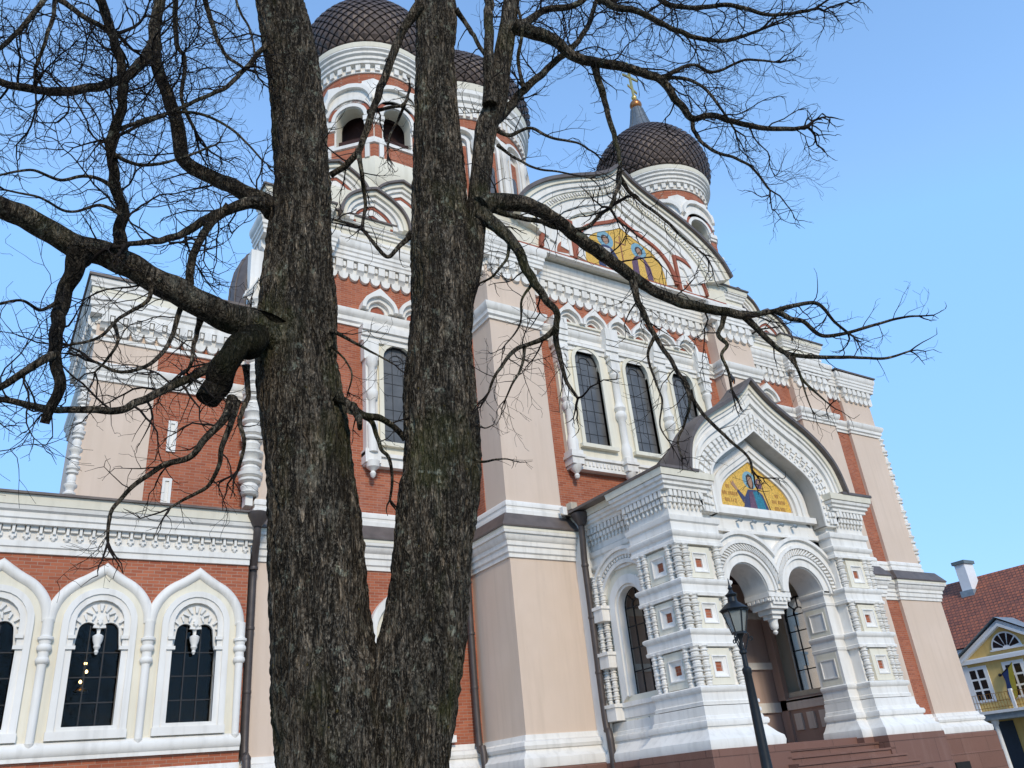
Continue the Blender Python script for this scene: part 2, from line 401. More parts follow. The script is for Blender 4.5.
m.sweep(PLAN, PATH, [(-.06, 7.75), (.05, 7.75), (.05, 7.86), (.10, 7.9), (.10, 8.06), (.15, 8.09), (.15, 8.22), (.21, 8.26), (.26, 8.4), (.26, 8.44), (.31, 8.42), (.33, 8.48), (.33, 8.5), (-.06, 8.5)], W)
m.sweep(PLAN, PATH, [(-.06, 8.503), (.335, 8.503), (.335, 8.6), (-.06, 8.6)], C_)
m.sweep(PLAN, PATHU, [(-.06, 9.05), (.085, 9.05), (.085, 9.22), (.045, 9.25), (.045, 9.33), (.07, 9.35), (.07, 9.46), (.03, 9.52), (-.06, 9.52)], W)
m.build('lower_cornice', cath)
m = M(); m.sweep(PLAN, PATH, [(-.06, 8.603), (.375, 8.603), (.38, 8.65), (.09, 9.09), (-.06, 9.09)], RM)
for i in range(9): pass
m.build('ledge_flashing', cath)
m = M()
m.sweep(PLAN, PATHU, [(-.06, 16.0), (.06, 16.0), (.06, 16.1), (.13, 16.15), (.13, 16.3), (.20, 16.36), (.24, 16.48), (.24, 16.56), (.16, 16.62), (-.06, 16.66)], W)
m.build('string_course', cath)
m = M()
m.sweep(PLAN, PATHU, [(-.06, 18.49), (.28, 18.49), (.28, 18.62), (.32, 18.66), (.32, 18.78), (.36, 18.82), (.36, 18.94), (.40, 18.98), (.44, 19.1), (.44, 19.24), (-.06, 19.28)], W)
def consoles(m, mp, u0, u1, zt=18.5, zb=17.78, step=.40):
    h = zt-zb; n = max(2, round((u1-u0)/step)); s = (u1-u0)/n
    m.ubox(mp, u0, u1, zb+h*.62, zt, -.02, .06, W)
    for i in range(n):
        c = u0+s*(i+.5); a = s*.30
        prof = [(zb+h*.30, 0), (zb+h*.34, .10), (zb+h*.50, .16), (zb+h*.56, .23), (zt, .25), (zt, 0)]
        vs = [mp(c-a, z, w) for z, w in prof]+[mp(c+a, z, w) for z, w in prof]; k = len(prof)
        m.add(vs, [tuple(range(k)), tuple(range(k, 2*k))]+[(q, (q+1) % k, (q+1) % k+k, q+k) for q in range(k)], W)
        m.plate(mp, [(c+s*.5+x, z) for x, z in arc(0, zb+h*.24, s*.42, 180, 360, 6)]+[(c+s*.92, zb+h*.64), (c+s*.08, zb+h*.64)], -.01, .11, W)
        m.ubox(mp, c+s*.38, c+s*.62, zb+h*.66, zt-h*.08, .05, .2, W)
for mp, a, b in ((FR(22), 6.05, 7.9), (FR(22.3), 7.9, 13), (FR(20), 13.05, 15.1), (FR(20.5), 15.1, 24.2), (FR(20), 24.2, 26.3), (FR(22.3), 26.3, 31.4), (FR(22), 31.4, 33.85),
                 (FR(22.45), 33.85, 35.4), (FR(22.3), 35.4, XU), (LF(13.05), 20, 22.3), (LF(6.05), 22, 22.9), (RT(XU), 22.3, 30)):
    consoles(m, mp, a, b)
m.build('main_cornice', cath)
PATTICS = [[(6.05, 22.9), (6.05, 22), (7.9, 22), (7.9, 22.3), (13.0, 22.3), (13.0, 20), (14.2, 20), (14.2, 21)], [(25.1, 21), (25.1, 20), (26.3, 20), (26.3, 22.3), (31.4, 22.3), (31.4, 22), (33.85, 22), (33.85, 27)]]
for PATTIC in PATTICS:
    m = M()
    m.sweep(PLAN, PATTIC, [(-.6, 19.283), (.10, 19.283), (.10, 19.5), (.16, 19.53), (.16, 19.64), (-.6, 19.64)], W)
    m.sweep(PLAN, PATTIC, [(-.3, 19.643), (.07, 19.643), (.07, 19.9), (-.3, 19.9)], C_)
    m.sweep(PLAN, PATTIC, [(-.3, 19.903), (.14, 19.903), (.14, 20.0), (.20, 20.06), (.20, 20.14), (.26, 20.17), (.26, 20.22), (-.3, 20.22)], W)
    m.sweep(PLAN, PATTIC, [(-.3, 20.223), (.28, 20.223), (.31, 20.42), (-.3, 20.42)], C_)
    m.build('attic', cath)
m = M()
for PATTIC in PATTICS: m.sweep(PLAN, PATTIC, [(-.4, 20.423), (.37, 20.423), (.37, 20.49), (-.4, 20.56)], RM)
m.sweep(PLAN, [(33.9, 22.45), (35.4, 22.45), (35.4, 22.3), (XU, 22.3), (XU, 33.8)], [(-.4, 19.283), (.50, 19.283), (.50, 19.36), (-.4, 19.42)], RM)
m.box(33.8, XU-.05, 22.6, 33.7, 19.15, 19.35, RM); m.box(35.5, 38.5, 22.35, 33.7, 9.0, 9.07, RM); m.box(7.9, 33.5, 22.6, 33.5, 20.0, 20.45, RM)
m.build('roof_edge', cath)
# corner ornament: stacked balusters up the outer corners
for x, y, r in ((5.84, 22.0, .34), (XU+.1, 22.42, .24)):
    m = M(); z = 9.6
    while z < 15.9: baluster(m, x, y, z, z+1.27, r, W, 12); z += 1.275
    m.box(x-.1, x+.1, y-.05, y+.3, 9.3, 16.1, W); m.build('corner_colonnette', cath)

# ---- kokoshniks
def kokoshnik(m, mp, cx, z0, r, tip=.0, deep=.3, back=.0, red=True, roof=False):
    n = 12
    def K(q): return keel(cx, z0, r*q, r*q+tip*q, n) if tip else arc(cx, z0, r*q, 180, 0, 2*n)
    ring(m, mp, K(1.0), K(.86), -back-.02, deep, C_ if roof else W); ring(m, mp, K(.86), K(.74), -back-.02, deep*.72, W)
    ring(m, mp, K(.74), K(.60), -back-.02, deep*.42, W)
    if red: ring(m, mp, K(.60), K(.52), -.02, deep*.26, 'red_band')
    ring(m, mp, K(.60 if not red else .52), K(.34), -.02, deep*.18, W)
    m.plate(mp, K(.36), -.02, .03, 'red_band' if red else W)
    if roof: ring(m, mp, K(1.06), K(.99), -back-1.6, deep+.12, RM)

# ---- the triple window of the central bay
CX = 19.65
mp = FR(20.5)
m = M(); wins = [CX-2.36, CX, CX+2.36]
m.plate(mp, [(CX-3.72, 11.45), (CX+3.72, 11.45), (CX+3.72, 15.72), (CX-3.72, 15.72)], 0, .16, C_, [archpoly(x, 12.0, 15.3, .56) for x in wins])
for x in wins:
    a = archpoly(x, 12.0, 15.3, .56); b = archpoly(x, 11.94, 15.3, .70); ring(m, mp, resample(a, 40), resample(b, 40), 0, .24, C_)
    m.ubox(mp, x-.8, x+.8, 11.86, 12.0, .0, .34, C_)
m.build('window_surround', cath)
def leaded(name, mp, cx, z0, zs, r, glass, cols, rows, parent=cath, w=.03, arch=True, ins=True):
    m = M(); o = archpoly(cx, z0, zs, r) if arch else [(cx-r, z0), (cx-r, zs), (cx+r, zs), (cx+r, z0)]
    m.plate(mp, o, w-.025, w, glass); p = m.build(name, parent, smooth=False)
    f = M(); top = zs+r if arch else zs
    jr = random.Random(int(cx*10))
    for i in range(cols+1):
        u = cx-r+2*r*i/cols+(jr.uniform(-.05, .05) if 0 < i < cols else 0); h = zs+math.sqrt(max(r*r-(u-cx)**2, 0)) if arch else zs
        f.ubox(mp, u-.010, u+.010, z0, h, w-.01, w+.012, 'lead')
    for j in range(rows+1):
        v = z0+(zs-z0)*j/rows+jr.uniform(-.06, .06); f.ubox(mp, cx-r, cx+r, v-.010, v+.010, w-.012, w+.010, 'lead')
    if arch:
        ring(f, mp, arc(cx, zs, r, 180, 0, 16), arc(cx, zs, r-.05, 180, 0, 16), w-.01, w+.05, 'lead')
        if ins: ring(f, mp, arc(cx, zs, r*.5, 180, 0, 12), arc(cx, zs, r*.5-.03, 180, 0, 12), w-.01, w+.026, 'lead')
    if f.v: f.build('glazing_bars', p, smooth=False)
    return p
for x in wins: leaded('window', mp, x, 12.0, 15.3, .56, 'grey_glass', 3, 7)
m = M()
m.ubox(mp, CX-3.72, CX+3.72, 11.05, 11.45, 0, .22, W); m.ubox(mp, CX-3.76, CX+3.76, 11.40, 11.50, 0, .30, W); m.ubox(mp, CX-3.74, CX+3.74, 11.02, 11.10, 0, .27, W)
for i in range(46): m.ubox(mp, CX-3.6+i*.16, CX-3.52+i*.16, 11.18, 11.32, .2, .26, W)
m.build('window_sill', cath)
for x in (CX-3.54, CX-1.18, CX+1.18, CX+3.54):
    m = M(); y = 20.24
    m.box(x-.2, x+.2, y-.16, y+.3, 15.1, 15.72, W); m.box(x-.25, x+.25, y-.21, y+.3, 15.5, 15.60, W)
    m.lathe(x, y, [(.19, 11.5), (.2, 12.0), (.16, 12.1), (.13, 12.25), (.13, 13.1), (.2, 13.2), (.22, 13.3), (.2, 13.4), (.16, 13.45), (.22, 13.6), (.16, 13.75), (.13, 13.85), (.13, 14.75), (.18, 14.85), (.2, 14.95), (.16, 15.02), (.2, 15.12)], W, 12)
    m.box(x-.24, x+.24, y-.2, y+.3, 11.12, 11.62, W); m.box(x-.29, x+.29, y-.25, y+.3, 11.36, 11.46, W)
    m.lathe(x, y, [(.0, 10.62), (.07, 10.66), (.1, 10.75), (.06, 10.82), (.18, 10.95), (.22, 11.12)], W, 10)
    m.build('colonnette', cath)
m = M()
for z0, z1, w in ((15.72, 15.9, .2), (15.9, 16.02, .28), (16.66, 16.78, .18), (16.78, 16.86, .25)): m.ubox(mp, CX-3.85, CX+3.85, z0, z1, 0, w, W if z0 < 16.7 else C_)
for x in (CX-3.54, CX-1.18, CX+1.18, CX+3.54):
    for z0, z1, w in ((15.725, 15.93, .34), (15.93, 16.14, .40), (16.14, 16.36, .44), (16.36, 16.84, .48)): m.ubox(mp, x-.3, x+.3, z0, z1, 0, w, W)
for i in range(6):
    x = CX+(i-2.5)*1.18
    for q in range(2): pass
    K = lambda s: keel(x, 16.87, .58*s, .80*s if s > .9 else .62*s, 10)
    ring(m, mp, K(1), K(.80), -.02, .36, W); ring(m, mp, K(.8), K(.58), -.02, .22, W); ring(m, mp, K(.58), K(.40), -.02, .10, W); m.plate(mp, K(.42), -.02, .04, 'red_band')
m.build('window_hood', cath)

# ---- left and right bay windows
for bx in (10.6, 28.7):
    mp = FR(22.3); s = M()
    s.plate(mp, [(bx-1.2, 11.35), (bx+1.2, 11.35), (bx+1.2, 15.42), (bx-1.2, 15.42)], 0, .15, C_, [archpoly(bx, 11.84, 14.9, .56)])
    ring(s, mp, resample(archpoly(bx, 11.84, 14.9, .56), 40), resample(archpoly(bx, 11.78, 14.9, .72), 40), 0, .22, C_)
    s.ubox(mp, bx-1.24, bx+1.24, 11.0, 11.36, 0, .22, W); s.ubox(mp, bx-1.28, bx+1.28, 11.30, 11.42, 0, .3, W); s.ubox(mp, bx-.75, bx+.75, 11.7, 11.84, 0, .3, C_)
    for x in (bx-1.02, bx+1.02):
        s.box(x-.2, x+.2, 22.02, 22.3, 11.36, 15.42, W); s.box(x-.26, x+.26, 21.98, 22.29, 14.7, 15.42, W)
        s.lathe(x, 22.0, [(.17, 11.4), (.18, 12.3), (.12, 12.45), (.12, 13.2), (.2, 13.3), (.2, 13.5), (.12, 13.6), (.12, 14.4), (.2, 14.5), (.2, 14.75)], W, 10)
        s.lathe(x, 22.02, [(0, 10.55), (.07, 10.6), (.1, 10.7), (.06, 10.78), (.2, 10.9), (.22, 11.1)], W, 10); s.box(x-.26, x+.26, 21.95, 22.3, 11.05, 11.5, W)
    for z0, z1, w in ((15.42, 15.6, .24), (15.6, 15.78, .32), (15.78, 15.99, .40)): s.ubox(mp, bx-1.35, bx+1.35, z0, z1, 0, w, W)
    for x in (bx-.68, bx+.68):
        K = lambda q: keel(x, 16.67, .66*q, .86*q if q > .9 else .7*q, 10)
        ring(s, mp, K(1), K(.8), -.02, .38, W); ring(s, mp, K(.8), K(.58), -.02, .24, W); ring(s, mp, K(.58), K(.4), -.02, .1, W); s.plate(mp, K(.42), -.02, .04, 'red_band')
    so_ = s.build('window_surround', cath)
    leaded('window', mp, bx, 11.84, 14.9, .56, 'grey_glass', 3, 7)
    # lower window with a keel arch
    s = M(); lx = bx+.1
    o = resample([(lx-1.25, 3.1)]+keel(lx, 5.9, 1.25, 1.62)+[(lx+1.25, 3.1)], 60); i_ = resample([(lx-1.05, 3.1)]+keel(lx, 5.9, 1.05, 1.35)+[(lx+1.05, 3.1)], 60)
    ring(s, mp, o, i_, 0, .2, W); s.plate(mp, [(lx-1.05, 3.1)]+keel(lx, 5.9, 1.05, 1.35)+[(lx+1.05, 3.1)], 0, .08, C_, [archpoly(lx, 3.8, 5.8, .55)])
    s.ubox(mp, lx-1.3, lx+1.3, 2.96, 3.14, 0, .26, W); s.build('window_surround', cath)
    leaded('window', mp, lx, 3.8, 5.8, .55, 'grey_glass', 3, 5)

# ---- great gable over the central bay
GH = [(0, 24.62), (.28, 24.32), (.7, 23.98), (1.4, 23.6), (2.2, 23.25), (3.0, 22.88), (3.9, 22.38), (4.7, 21.75), (5.2, 21.15), (5.5, 20.5)]
GH = curve(GH, 3)
OUT = resample(mirror(GH, CX), 81)
MO = curve([(0, 21.75), (.45, 21.5), (1.0, 21.25), (1.55, 20.95), (1.9, 20.5), (2.05, 20.0), (2.08, 19.5)], 3)
MOS = resample(mirror(MO, CX-.05), 81)
mp = FR(19.85)
m = M(); m.plate(mp, [(CX+5.5, 19.3), (CX-5.5, 19.3)]+OUT, -1.2, .1, C_)
for f0, f1, w, mt in ((.0, .12, .16, W), (.12, .18, .24, 'red_band'), (.18, .34, .16, W), (.40, .52, .20, W), (.52, .66, .28, W), (.66, .78, .36, C_), (.78, .84, .42, W), (.84, .93, .50, W), (.93, 1.0, .58, C_)):
    ring(m, mp, lerp_path(MOS, OUT, f0), lerp_path(MOS, OUT, f1), .05, w, mt)
D0 = lerp_path(MOS, OUT, .69); D1 = lerp_path(MOS, OUT, .75)
D0 = resample(D0, 150); D1 = resample(D1, 150)
for i in range(1, 148, 2): ring(m, mp, D0[i:i+2], D1[i:i+2], .3, .41, W)
m.ubox(mp, CX-5.5, CX+5.5, 19.29, 19.38, .0, .20, W); m.ubox(mp, CX-5.4, CX+5.4, 19.38, 19.48, 0, .16, 'red_band')
for sx in (-1, 1):
    nx = CX+sx*2.75
    A = lambda r: [(nx+sx*(r*math.cos(R(90-90*i/14))), 19.5+r*1.08*math.sin(R(90-90*i/14))) for i in range(15)]
    ring(m, mp, A(1.55), A(1.40), .05, .26, 'red_band'); ring(m, mp, A(1.40), A(1.12), .05, .18, W); ring(m, mp, A(1.12), A(.9), .05, .12, W)
    m.plate(mp, [(nx, 19.5)]+A(.9), .05, .115, W); m.plate(mp, [(nx+sx*.14, 19.62)]+[(x+sx*.1, z+.05) for x, z in A(.62)], .05, .125, B_)
    m.ubox(mp, min(nx-sx*.12, nx+sx*.02), max(nx-sx*.12, nx+sx*.02), 19.4, 21.15, .05, .262, 'red_band')
    m.ubox(mp, min(nx+sx*.02, nx+sx*.16), max(nx+sx*.02, nx+sx*.16), 19.5, 20.9, .05, .20, W)
m.build('gable', cath)
m = M(); m.plate(mp, MOS, .0, .125, 'mos_gold')
def halo_figure(m, mp, x, z, s, w, robe, inner, halo='mos_halo'):
    m.plate(mp, [(x-.42*s, z), (x-.40*s, z+.55*s), (x-.25*s, z+.80*s), (x-.1*s, z+.88*s), (x+.1*s, z+.88*s), (x+.25*s, z+.80*s), (x+.42*s, z+.5*s), (x+.46*s, z)], w-.01, w+.004, robe)
    m.plate(mp, arc(x, z+1.1*s, .33*s, 0, 345, 22), w-.01, w+.002, halo)
    m.plate(mp, arc(x, z+1.11*s, .17*s, 0, 340, 14), w-.01, w+.008, 'mos_hair'); m.plate(mp, [(x-.11*s, z+1.14*s), (x-.09*s, z+.98*s), (x, z+.9*s), (x+.09*s, z+.98*s), (x+.11*s, z+1.14*s), (x, z+1.24*s)], w-.01, w+.012, 'mos_skin')
    m.plate(mp, [(x-.14*s, z), (x-.12*s, z+.78*s), (x+.14*s, z+.78*s), (x+.2*s, z)], w-.01, w+.008, inner)
halo_figure(m, mp, CX-.95, 19.52, 1.25, .125, 'mos_navy', 'mos_white'); halo_figure(m, mp, CX+.78, 19.52, 1.2, .125, 'mos_purple', 'mos_gold')
m.ubox(mp, CX-.2, CX-.13, 19.55, 21.3, .12, .13, 'mos_ink'); m.ubox(mp, CX-.42, CX+.09, 20.9, 20.97, .12, .131, 'mos_ink')
m.build('gable_mosaic', cath, smooth=False)
m = M(); up = [(x, z+.10) for x, z in OUT]; ring(m, mp, OUT, [(x+(.1 if i > 40 else -.1 if i < 40 else 0), z+.10) for i, (x, z) in enumerate(OUT)], -10, .72, RM); m.build('gable_roof', cath)

# ---- domed towers
def dome(parent, cx, cy, prof, ncol, nrow, tip, ball, cross_h, cross_w):
    """prof: list of (z, r) from the bottom up; scales laid as overlapping diamonds"""
    m = M(); P = curve(prof, 8); L = [0]
    for a, b in zip(P, P[1:]): L.append(L[-1]+math.hypot(b[0]-a[0], b[1]-a[1]))
    def at(t):
        t = min(max(t, 0), 1)*L[-1]
        for i in range(len(L)-1):
            if L[i+1] >= t: 
                q = (t-L[i])/max(L[i+1]-L[i], 1e-9); return P[i][0]+(P[i+1][0]-P[i][0])*q, P[i][1]+(P[i+1][1]-P[i][1])*q
        return P[-1]
    m.lathe(cx, cy, [(at(i/40)[1]*.985, at(i/40)[0]) for i in range(41)], 'dome_rib', 48)
    for j in range(-1, nrow):
        z0, r0 = at((j)/nrow); z1, r1 = at((j+1)/nrow); z2, r2 = at((j+2)/nrow)
        if j == nrow-1: continue
        for i in range(ncol):
            a = 2*math.pi*(i+(.5 if j % 2 else 0))/ncol; h = math.pi/ncol*.90
            def p(an, r, z): return (cx+r*math.cos(an), cy+r*math.sin(an), z)
            k = .012*r1+.02
            m.add([p(a, r0+k*1.3 if j >= 0 else r1+k, z0), p(a+h, r1+k*.8, z1), p(a, r2+.004, z2-(z2-z1)*.08), p(a-h, r1+k*.8, z1), p(a, r1*1.012+k, z1)],
                  [(0, 1, 4), (1, 2, 4), (2, 3, 4), (3, 0, 4)], 'dome_scale')
    o = m.build('dome', parent, fix=False, smooth=False)
    zt, rt = P[-1]; m = M()
    m.lathe(cx, cy, [(rt+.05, zt-.1), (rt+.02, zt)]+[(r, z) for z, r in tip], 'neck_metal', 24)
    for i in range(12):
        a = 2*math.pi*i/12; pts = [(cx+(r+.01)*math.cos(a), cy+(r+.01)*math.sin(a), z) for z, r in tip]; m.tube(pts, .018, 'neck_metal', 4)
    m.build('dome_neck', parent)
    zb, rb = ball; m = M(); m.lathe(cx, cy, [(rb*math.sin(R(180-i*12)), zb-rb*math.cos(R(i*12))) for i in range(16)], 'copper_ball', 24)
    m.lathe(cx, cy, [(rb*.5, zb-rb*1.1), (rb*.6, zb-rb*.9), (rb*.4, zb-rb*.8)], 'gold', 16); m.build('ball', parent)
    m = M(); z = zb+rb; h = cross_h; q = cross_w; t = .05*h/3+.02
    m.box(cx-t, cx+t, cy-t*.6, cy+t*.6, z-.05, z+h, 'gold'); m.box(cx-q, cx+q, cy-t*.55, cy+t*.55, z+h*.58, z+h*.58+2*t, 'gold'); m.box(cx-q*.5, cx+q*.5, cy-t*.55, cy+t*.55, z+h*.80, z+h*.80+2*t, 'gold')
    m.add([(cx-q*.55, cy-t*.5, z+h*.34), (cx+q*.55, cy-t*.5, z+h*.22), (cx+q*.55, cy-t*.5, z+h*.22+2*t), (cx-q*.55, cy-t*.5, z+h*.34+2*t), (cx-q*.55, cy+t*.5, z+h*.34), (cx+q*.55, cy+t*.5, z+h*.22), (cx+q*.55, cy+t*.5, z+h*.22+2*t), (cx-q*.55, cy+t*.5, z+h*.34+2*t)],
          [(0,1,2,3),(7,6,5,4),(0,4,5,1),(1,5,6,2),(2,6,7,3),(3,7,4,0)], 'gold')
    m.lathe(cx, cy, [(.02, z-.02), (q*.28, z+.18), (q*.3, z+.3), (.05, z+.5)], 'gold', 10)
    m.build('cross', parent)

def bell_tower(cx, cy, front, second):
    m = M(); m.box(cx-3.1, cx+3.1, cy-2.9, cy+3.1, 20.3, 21.9, C_); m.box(cx-2.9, cx+2.9, cy-2.45, cy+2.9, 21.89, 23.15, C_)
    ap = 2.42; rc = ap/math.cos(R(22.5)); hw = ap*math.tan(R(22.5))
    m.lathe(cx, cy, [(rc+.02, 22.9), (rc+.22, 23.2), (rc+.22, 24.2), (rc+.2, 24.25)], C_, 8, R(22.5)); m.lathe(cx, cy, [(rc+.18, 24.2), (rc+.18, 24.9)], B_, 8, R(22.5))
    m.lathe(cx, cy, [(rc+.16, 24.9), (rc+.26, 24.93), (rc+.26, 25.08), (rc+.1, 25.2)], W, 8, R(22.5))
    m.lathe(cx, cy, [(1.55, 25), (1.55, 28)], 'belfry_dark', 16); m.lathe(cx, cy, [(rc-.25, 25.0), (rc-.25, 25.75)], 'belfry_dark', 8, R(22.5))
    m.lathe(cx, cy, [(rc-.02, 27.9), (rc-.02, 28.6)], W, 8, R(22.5))
    body = m.build('bell_tower', cath)
    m = M()
    for k in range(8):
        a = R(45*k); ca, sa = math.cos(a), math.sin(a)
        mp = lambda u, v, w, ca=ca, sa=sa: (cx+ca*(ap+w)-sa*u, cy+sa*(ap+w)+ca*u, v)
        m.plate(mp, [(-hw, 25.15), (-.60, 25.15), (-.60, 26.6)]+arc(0, 26.6, .60, 180, 0, 12)[1:-1]+[(.60, 26.6), (.60, 25.15), (hw, 25.15), (hw, 28.2), (-hw, 28.2)], -.55, 0, W, sidemat=C_)
        ring(m, mp, arc(0, 26.6, .78, 180, 0, 14), arc(0, 26.6, .62, 180, 0, 14), -.02, .10, W)
        ring(m, mp, arc(0, 26.62, .94, 172, 8, 14), arc(0, 26.62, .78, 172, 8, 14), -.02, .06, 'red_band')
        ring(m, mp, arc(0, 26.62, 1.10, 165, 15, 14), arc(0, 26.62, .94, 165, 15, 14), -.02, .12, W)
        K0 = [(x, z) for x, z in keel(0, 27.35, hw*1.02, 1.02, 10)]; K1 = [(x, z) for x, z in keel(0, 27.25, hw*.92, .9, 10)]
        ring(m, mp, K0, K1, -.3, .22, W); m.plate(mp, K1, -.2, .06, W)
        for sx in (-1, 1):
            m.ubox(mp, min(sx*.68, sx*(hw-.02)), max(sx*.68, sx*(hw-.02)), 25.35, 26.05, -.02, .05, B_)
            m.ubox(mp, min(sx*.62, sx*(hw+.03)), max(sx*.62, sx*(hw+.03)), 26.12, 26.28, -.02, .10, W); m.ubox(mp, min(sx*.6, sx*(hw+.06)), max(sx*.6, sx*(hw+.06)), 26.28, 26.5, -.02, .16, W)
            m.ubox(mp, min(sx*.62, sx*(hw+.04)), max(sx*.62, sx*(hw+.04)), 25.15, 25.32, -.02, .12, W)
        for q in (-.5, .5): m.ubox(mp, q*hw*1.6-.09, q*hw*1.6+.09, 24.22, 24.88, .15, .26, W)
    m.build('belfry_arcade', body)
    m = M()
    m.lathe(cx, cy, [(2.46, 28.5), (2.46, 29.06)], B_, 40); 
    for i in range(40):
        a = 2*math.pi*i/40; c, s_ = math.cos(a), math.sin(a)
        mp = lambda u, v, w, c=c, s_=s_: (cx+c*(2.44+w)-s_*u, cy+s_*(2.44+w)+c*u, v)
        m.ubox(mp, -.1, .1, 29.1, 29.42, 0, .16, W)
    m.lathe(cx, cy, [(2.4, 29.02), (2.52, 29.02), (2.52, 29.1), (2.47, 29.12), (2.47, 29.4), (2.66, 29.43), (2.66, 29.58), (2.74, 29.62), (2.74, 29.76), (2.84, 29.82), (2.84, 29.93), (2.93, 30.0), (2.93, 30.08)], W, 48)
    m.lathe(cx, cy, [(2.88, 30.083), (2.94, 30.083), (2.97, 30.32), (2.6, 30.36)], C_, 48)
    m.build('tower_cornice', body)
    m = M(); mp = FR(cy-2.5)
    for o in front: kokoshnik(m, FR(cy-2.9), cx+o, 20.5, 1.28, .16, .35, 0, True, True)
    for o in second: kokoshnik(m, FR(cy-2.45), cx+o, 21.8, 1.22, .16, .3, 0, True, True)
    for o in (-.6, 1.9): kokoshnik(m, LF(cx-3.1), cy+o, 20.5, 1.2, .16, .3, 0, True, True)
    m.build('kokoshnik_tier', body)
    D = [(30.3, 2.72), (30.7, 2.98), (31.4, 3.14), (32.2, 3.10), (33.0, 2.84), (33.8, 2.32), (34.4, 1.75), (34.85, 1.2), (35.15, .95)]
    dome(body, cx, cy, D, 44, 24, [(35.3, .84), (35.6, .68), (36.05, .55), (36.6, .44), (37.1, .35)], (37.45, .36), 3.2, .58)
    for ob in [body]+list(body.children): ob.location.z -= .28 if ob is body else 0
bell_tower(28.0, 25.0, (-2.4, .1, 2.55), (-1.2, 1.35)); bell_tower(11.1, 25.0, (-1.36, 1.36), (-2.6, 0, 2.6))

def great_tower(cx, cy):
    r = 4.45; m = M(); m.lathe(cx, cy, [(r-.1, 20), (r-.1, 37.2)], W, 48); body = m.build('central_tower', cath)
    m = M(); n = 16
    for k in range(n):
        a = 2*math.pi*k/n; c, s_ = math.cos(a), math.sin(a)
        mp = lambda u, v, w, c=c, s_=s_: (cx+c*(r-.1+w)-s_*u, cy+s_*(r-.1+w)+c*u, v)
        m.ubox(mp, -.34, .34, 27.0, 34.3, -.1, .05, B_); ring(m, mp, archpoly(0, 26.9, 34.4, .55), archpoly(0, 26.9, 34.4, .38), -.1, .2, W)
        m.plate(mp, archpoly(0, 28, 33, .2), .0, .07, 'grey_glass')
        ring(m, mp, arc(0, 34.6, .9, 180, 0, 12), arc(0, 34.6, .72, 180, 0, 12), -.15, .28, W)
        a2 = a+math.pi/n; x, y = cx+(r+.08)*math.cos(a2), cy+(r+.08)*math.sin(a2)
        m.lathe(x, y, [(.2, 24), (.2, 29), (.28, 29.1), (.28, 29.4), (.2, 29.5), (.2, 33.9), (.3, 34.1), (.3, 34.6)], W, 8)
    m.lathe(cx, cy, [(r-.05, 35.65), (r-.05, 36.3)], B_, 64)
    for i in range(72):
        a = 2*math.pi*i/72; c, s_ = math.cos(a), math.sin(a)
        mp = lambda u, v, w, c=c, s_=s_: (cx+c*(r-.1+w)-s_*u, cy+s_*(r-.1+w)+c*u, v)
        m.ubox(mp, -.12, .12, 36.35, 36.9, 0, .25, W)
    m.lathe(cx, cy, [(r-.2, 36.3), (r+.02, 36.3), (r+.02, 36.9), (r+.2, 36.95), (r+.2, 37.25), (r+.32, 37.35), (r+.32, 37.65), (r+.45, 37.8), (r+.45, 38.1)], W, 64)
    m.lathe(cx, cy, [(r, 38.103), (r+.46, 38.103), (r+.52, 38.55), (r-.3, 38.6)], C_, 64); m.build('tower_cornice', body)
    D = [(38.5, 4.75), (39.1, 5.02), (39.9, 5.08), (40.9, 4.8), (41.9, 4.15), (42.8, 3.25), (43.5, 2.35), (44.0, 1.65)]
    dome(body, cx, cy, D, 56, 26, [(44.4, 1.35), (45.0, 1.0), (45.8, .8), (46.8, .6)], (47.4, .6), 4.5, 1.0)
    body.location.z -= 1.1
great_tower(19.65, 33.0)

# ---- far left block, behind the gallery
BX, BY = 1.48, 22.4
m = M(); m.box(BX+.2, 6.0, BY+.02, 27, 8.82, 15.7, B_); m.box(BX, 3.17, BY, 27, 8.82, 15.65, P_); bl = m.build('stair_block', cath)
PB = [(BX, 27), (BX, BY), (6.0, BY)]
m = M()
m.sweep(PLAN, PB, [(-.06, 12.62), (.05, 12.62), (.05, 12.7), (.10, 12.76), (.10, 12.88), (.16, 12.94), (.18, 13.08), (.08, 13.16), (-.06, 13.18)], W)
m.sweep(PLAN, PB, [(-.06, 13.86), (.05, 13.86), (.05, 13.98), (-.06, 14.0)], W)
m.sweep(PLAN, PB, [(-.06, 14.6), (.22, 14.6), (.22, 14.78), (.27, 14.83), (.27, 14.96), (.31, 15.0), (.31, 15.14), (-.06, 15.14)], W); m.sweep(PLAN, PB, [(-.06, 15.143), (.28, 15.143), (.28, 15.4), (-.06, 15.4)], C_)
m.sweep(PLAN, PB, [(-.06, 15.403), (.32, 15.403), (.32, 15.5), (.36, 15.55), (.36, 15.7), (-.06, 15.7)], W)
consoles(m, FR(BY), BX, 6.0, 14.62, 14.02, .34); consoles(m, LF(BX), BY, 26, 14.62, 14.02, .34); m.build('block_cornice', bl)
m = M(); m.sweep(PLAN, PB, [(-.4, 15.703), (.42, 15.703), (.42, 15.78), (-.4, 15.84)], RM); m.box(BX+.1, 6.0, BY+.2, 27, 15.6, 15.8, RM); m.build('roof_edge', bl)
m = M(); z = 8.6
while z < 12.5: baluster(m, BX-.03, BY+.05, z, z+.98, .17, W, 10); z += .985
m.build('corner_colonnette', bl)
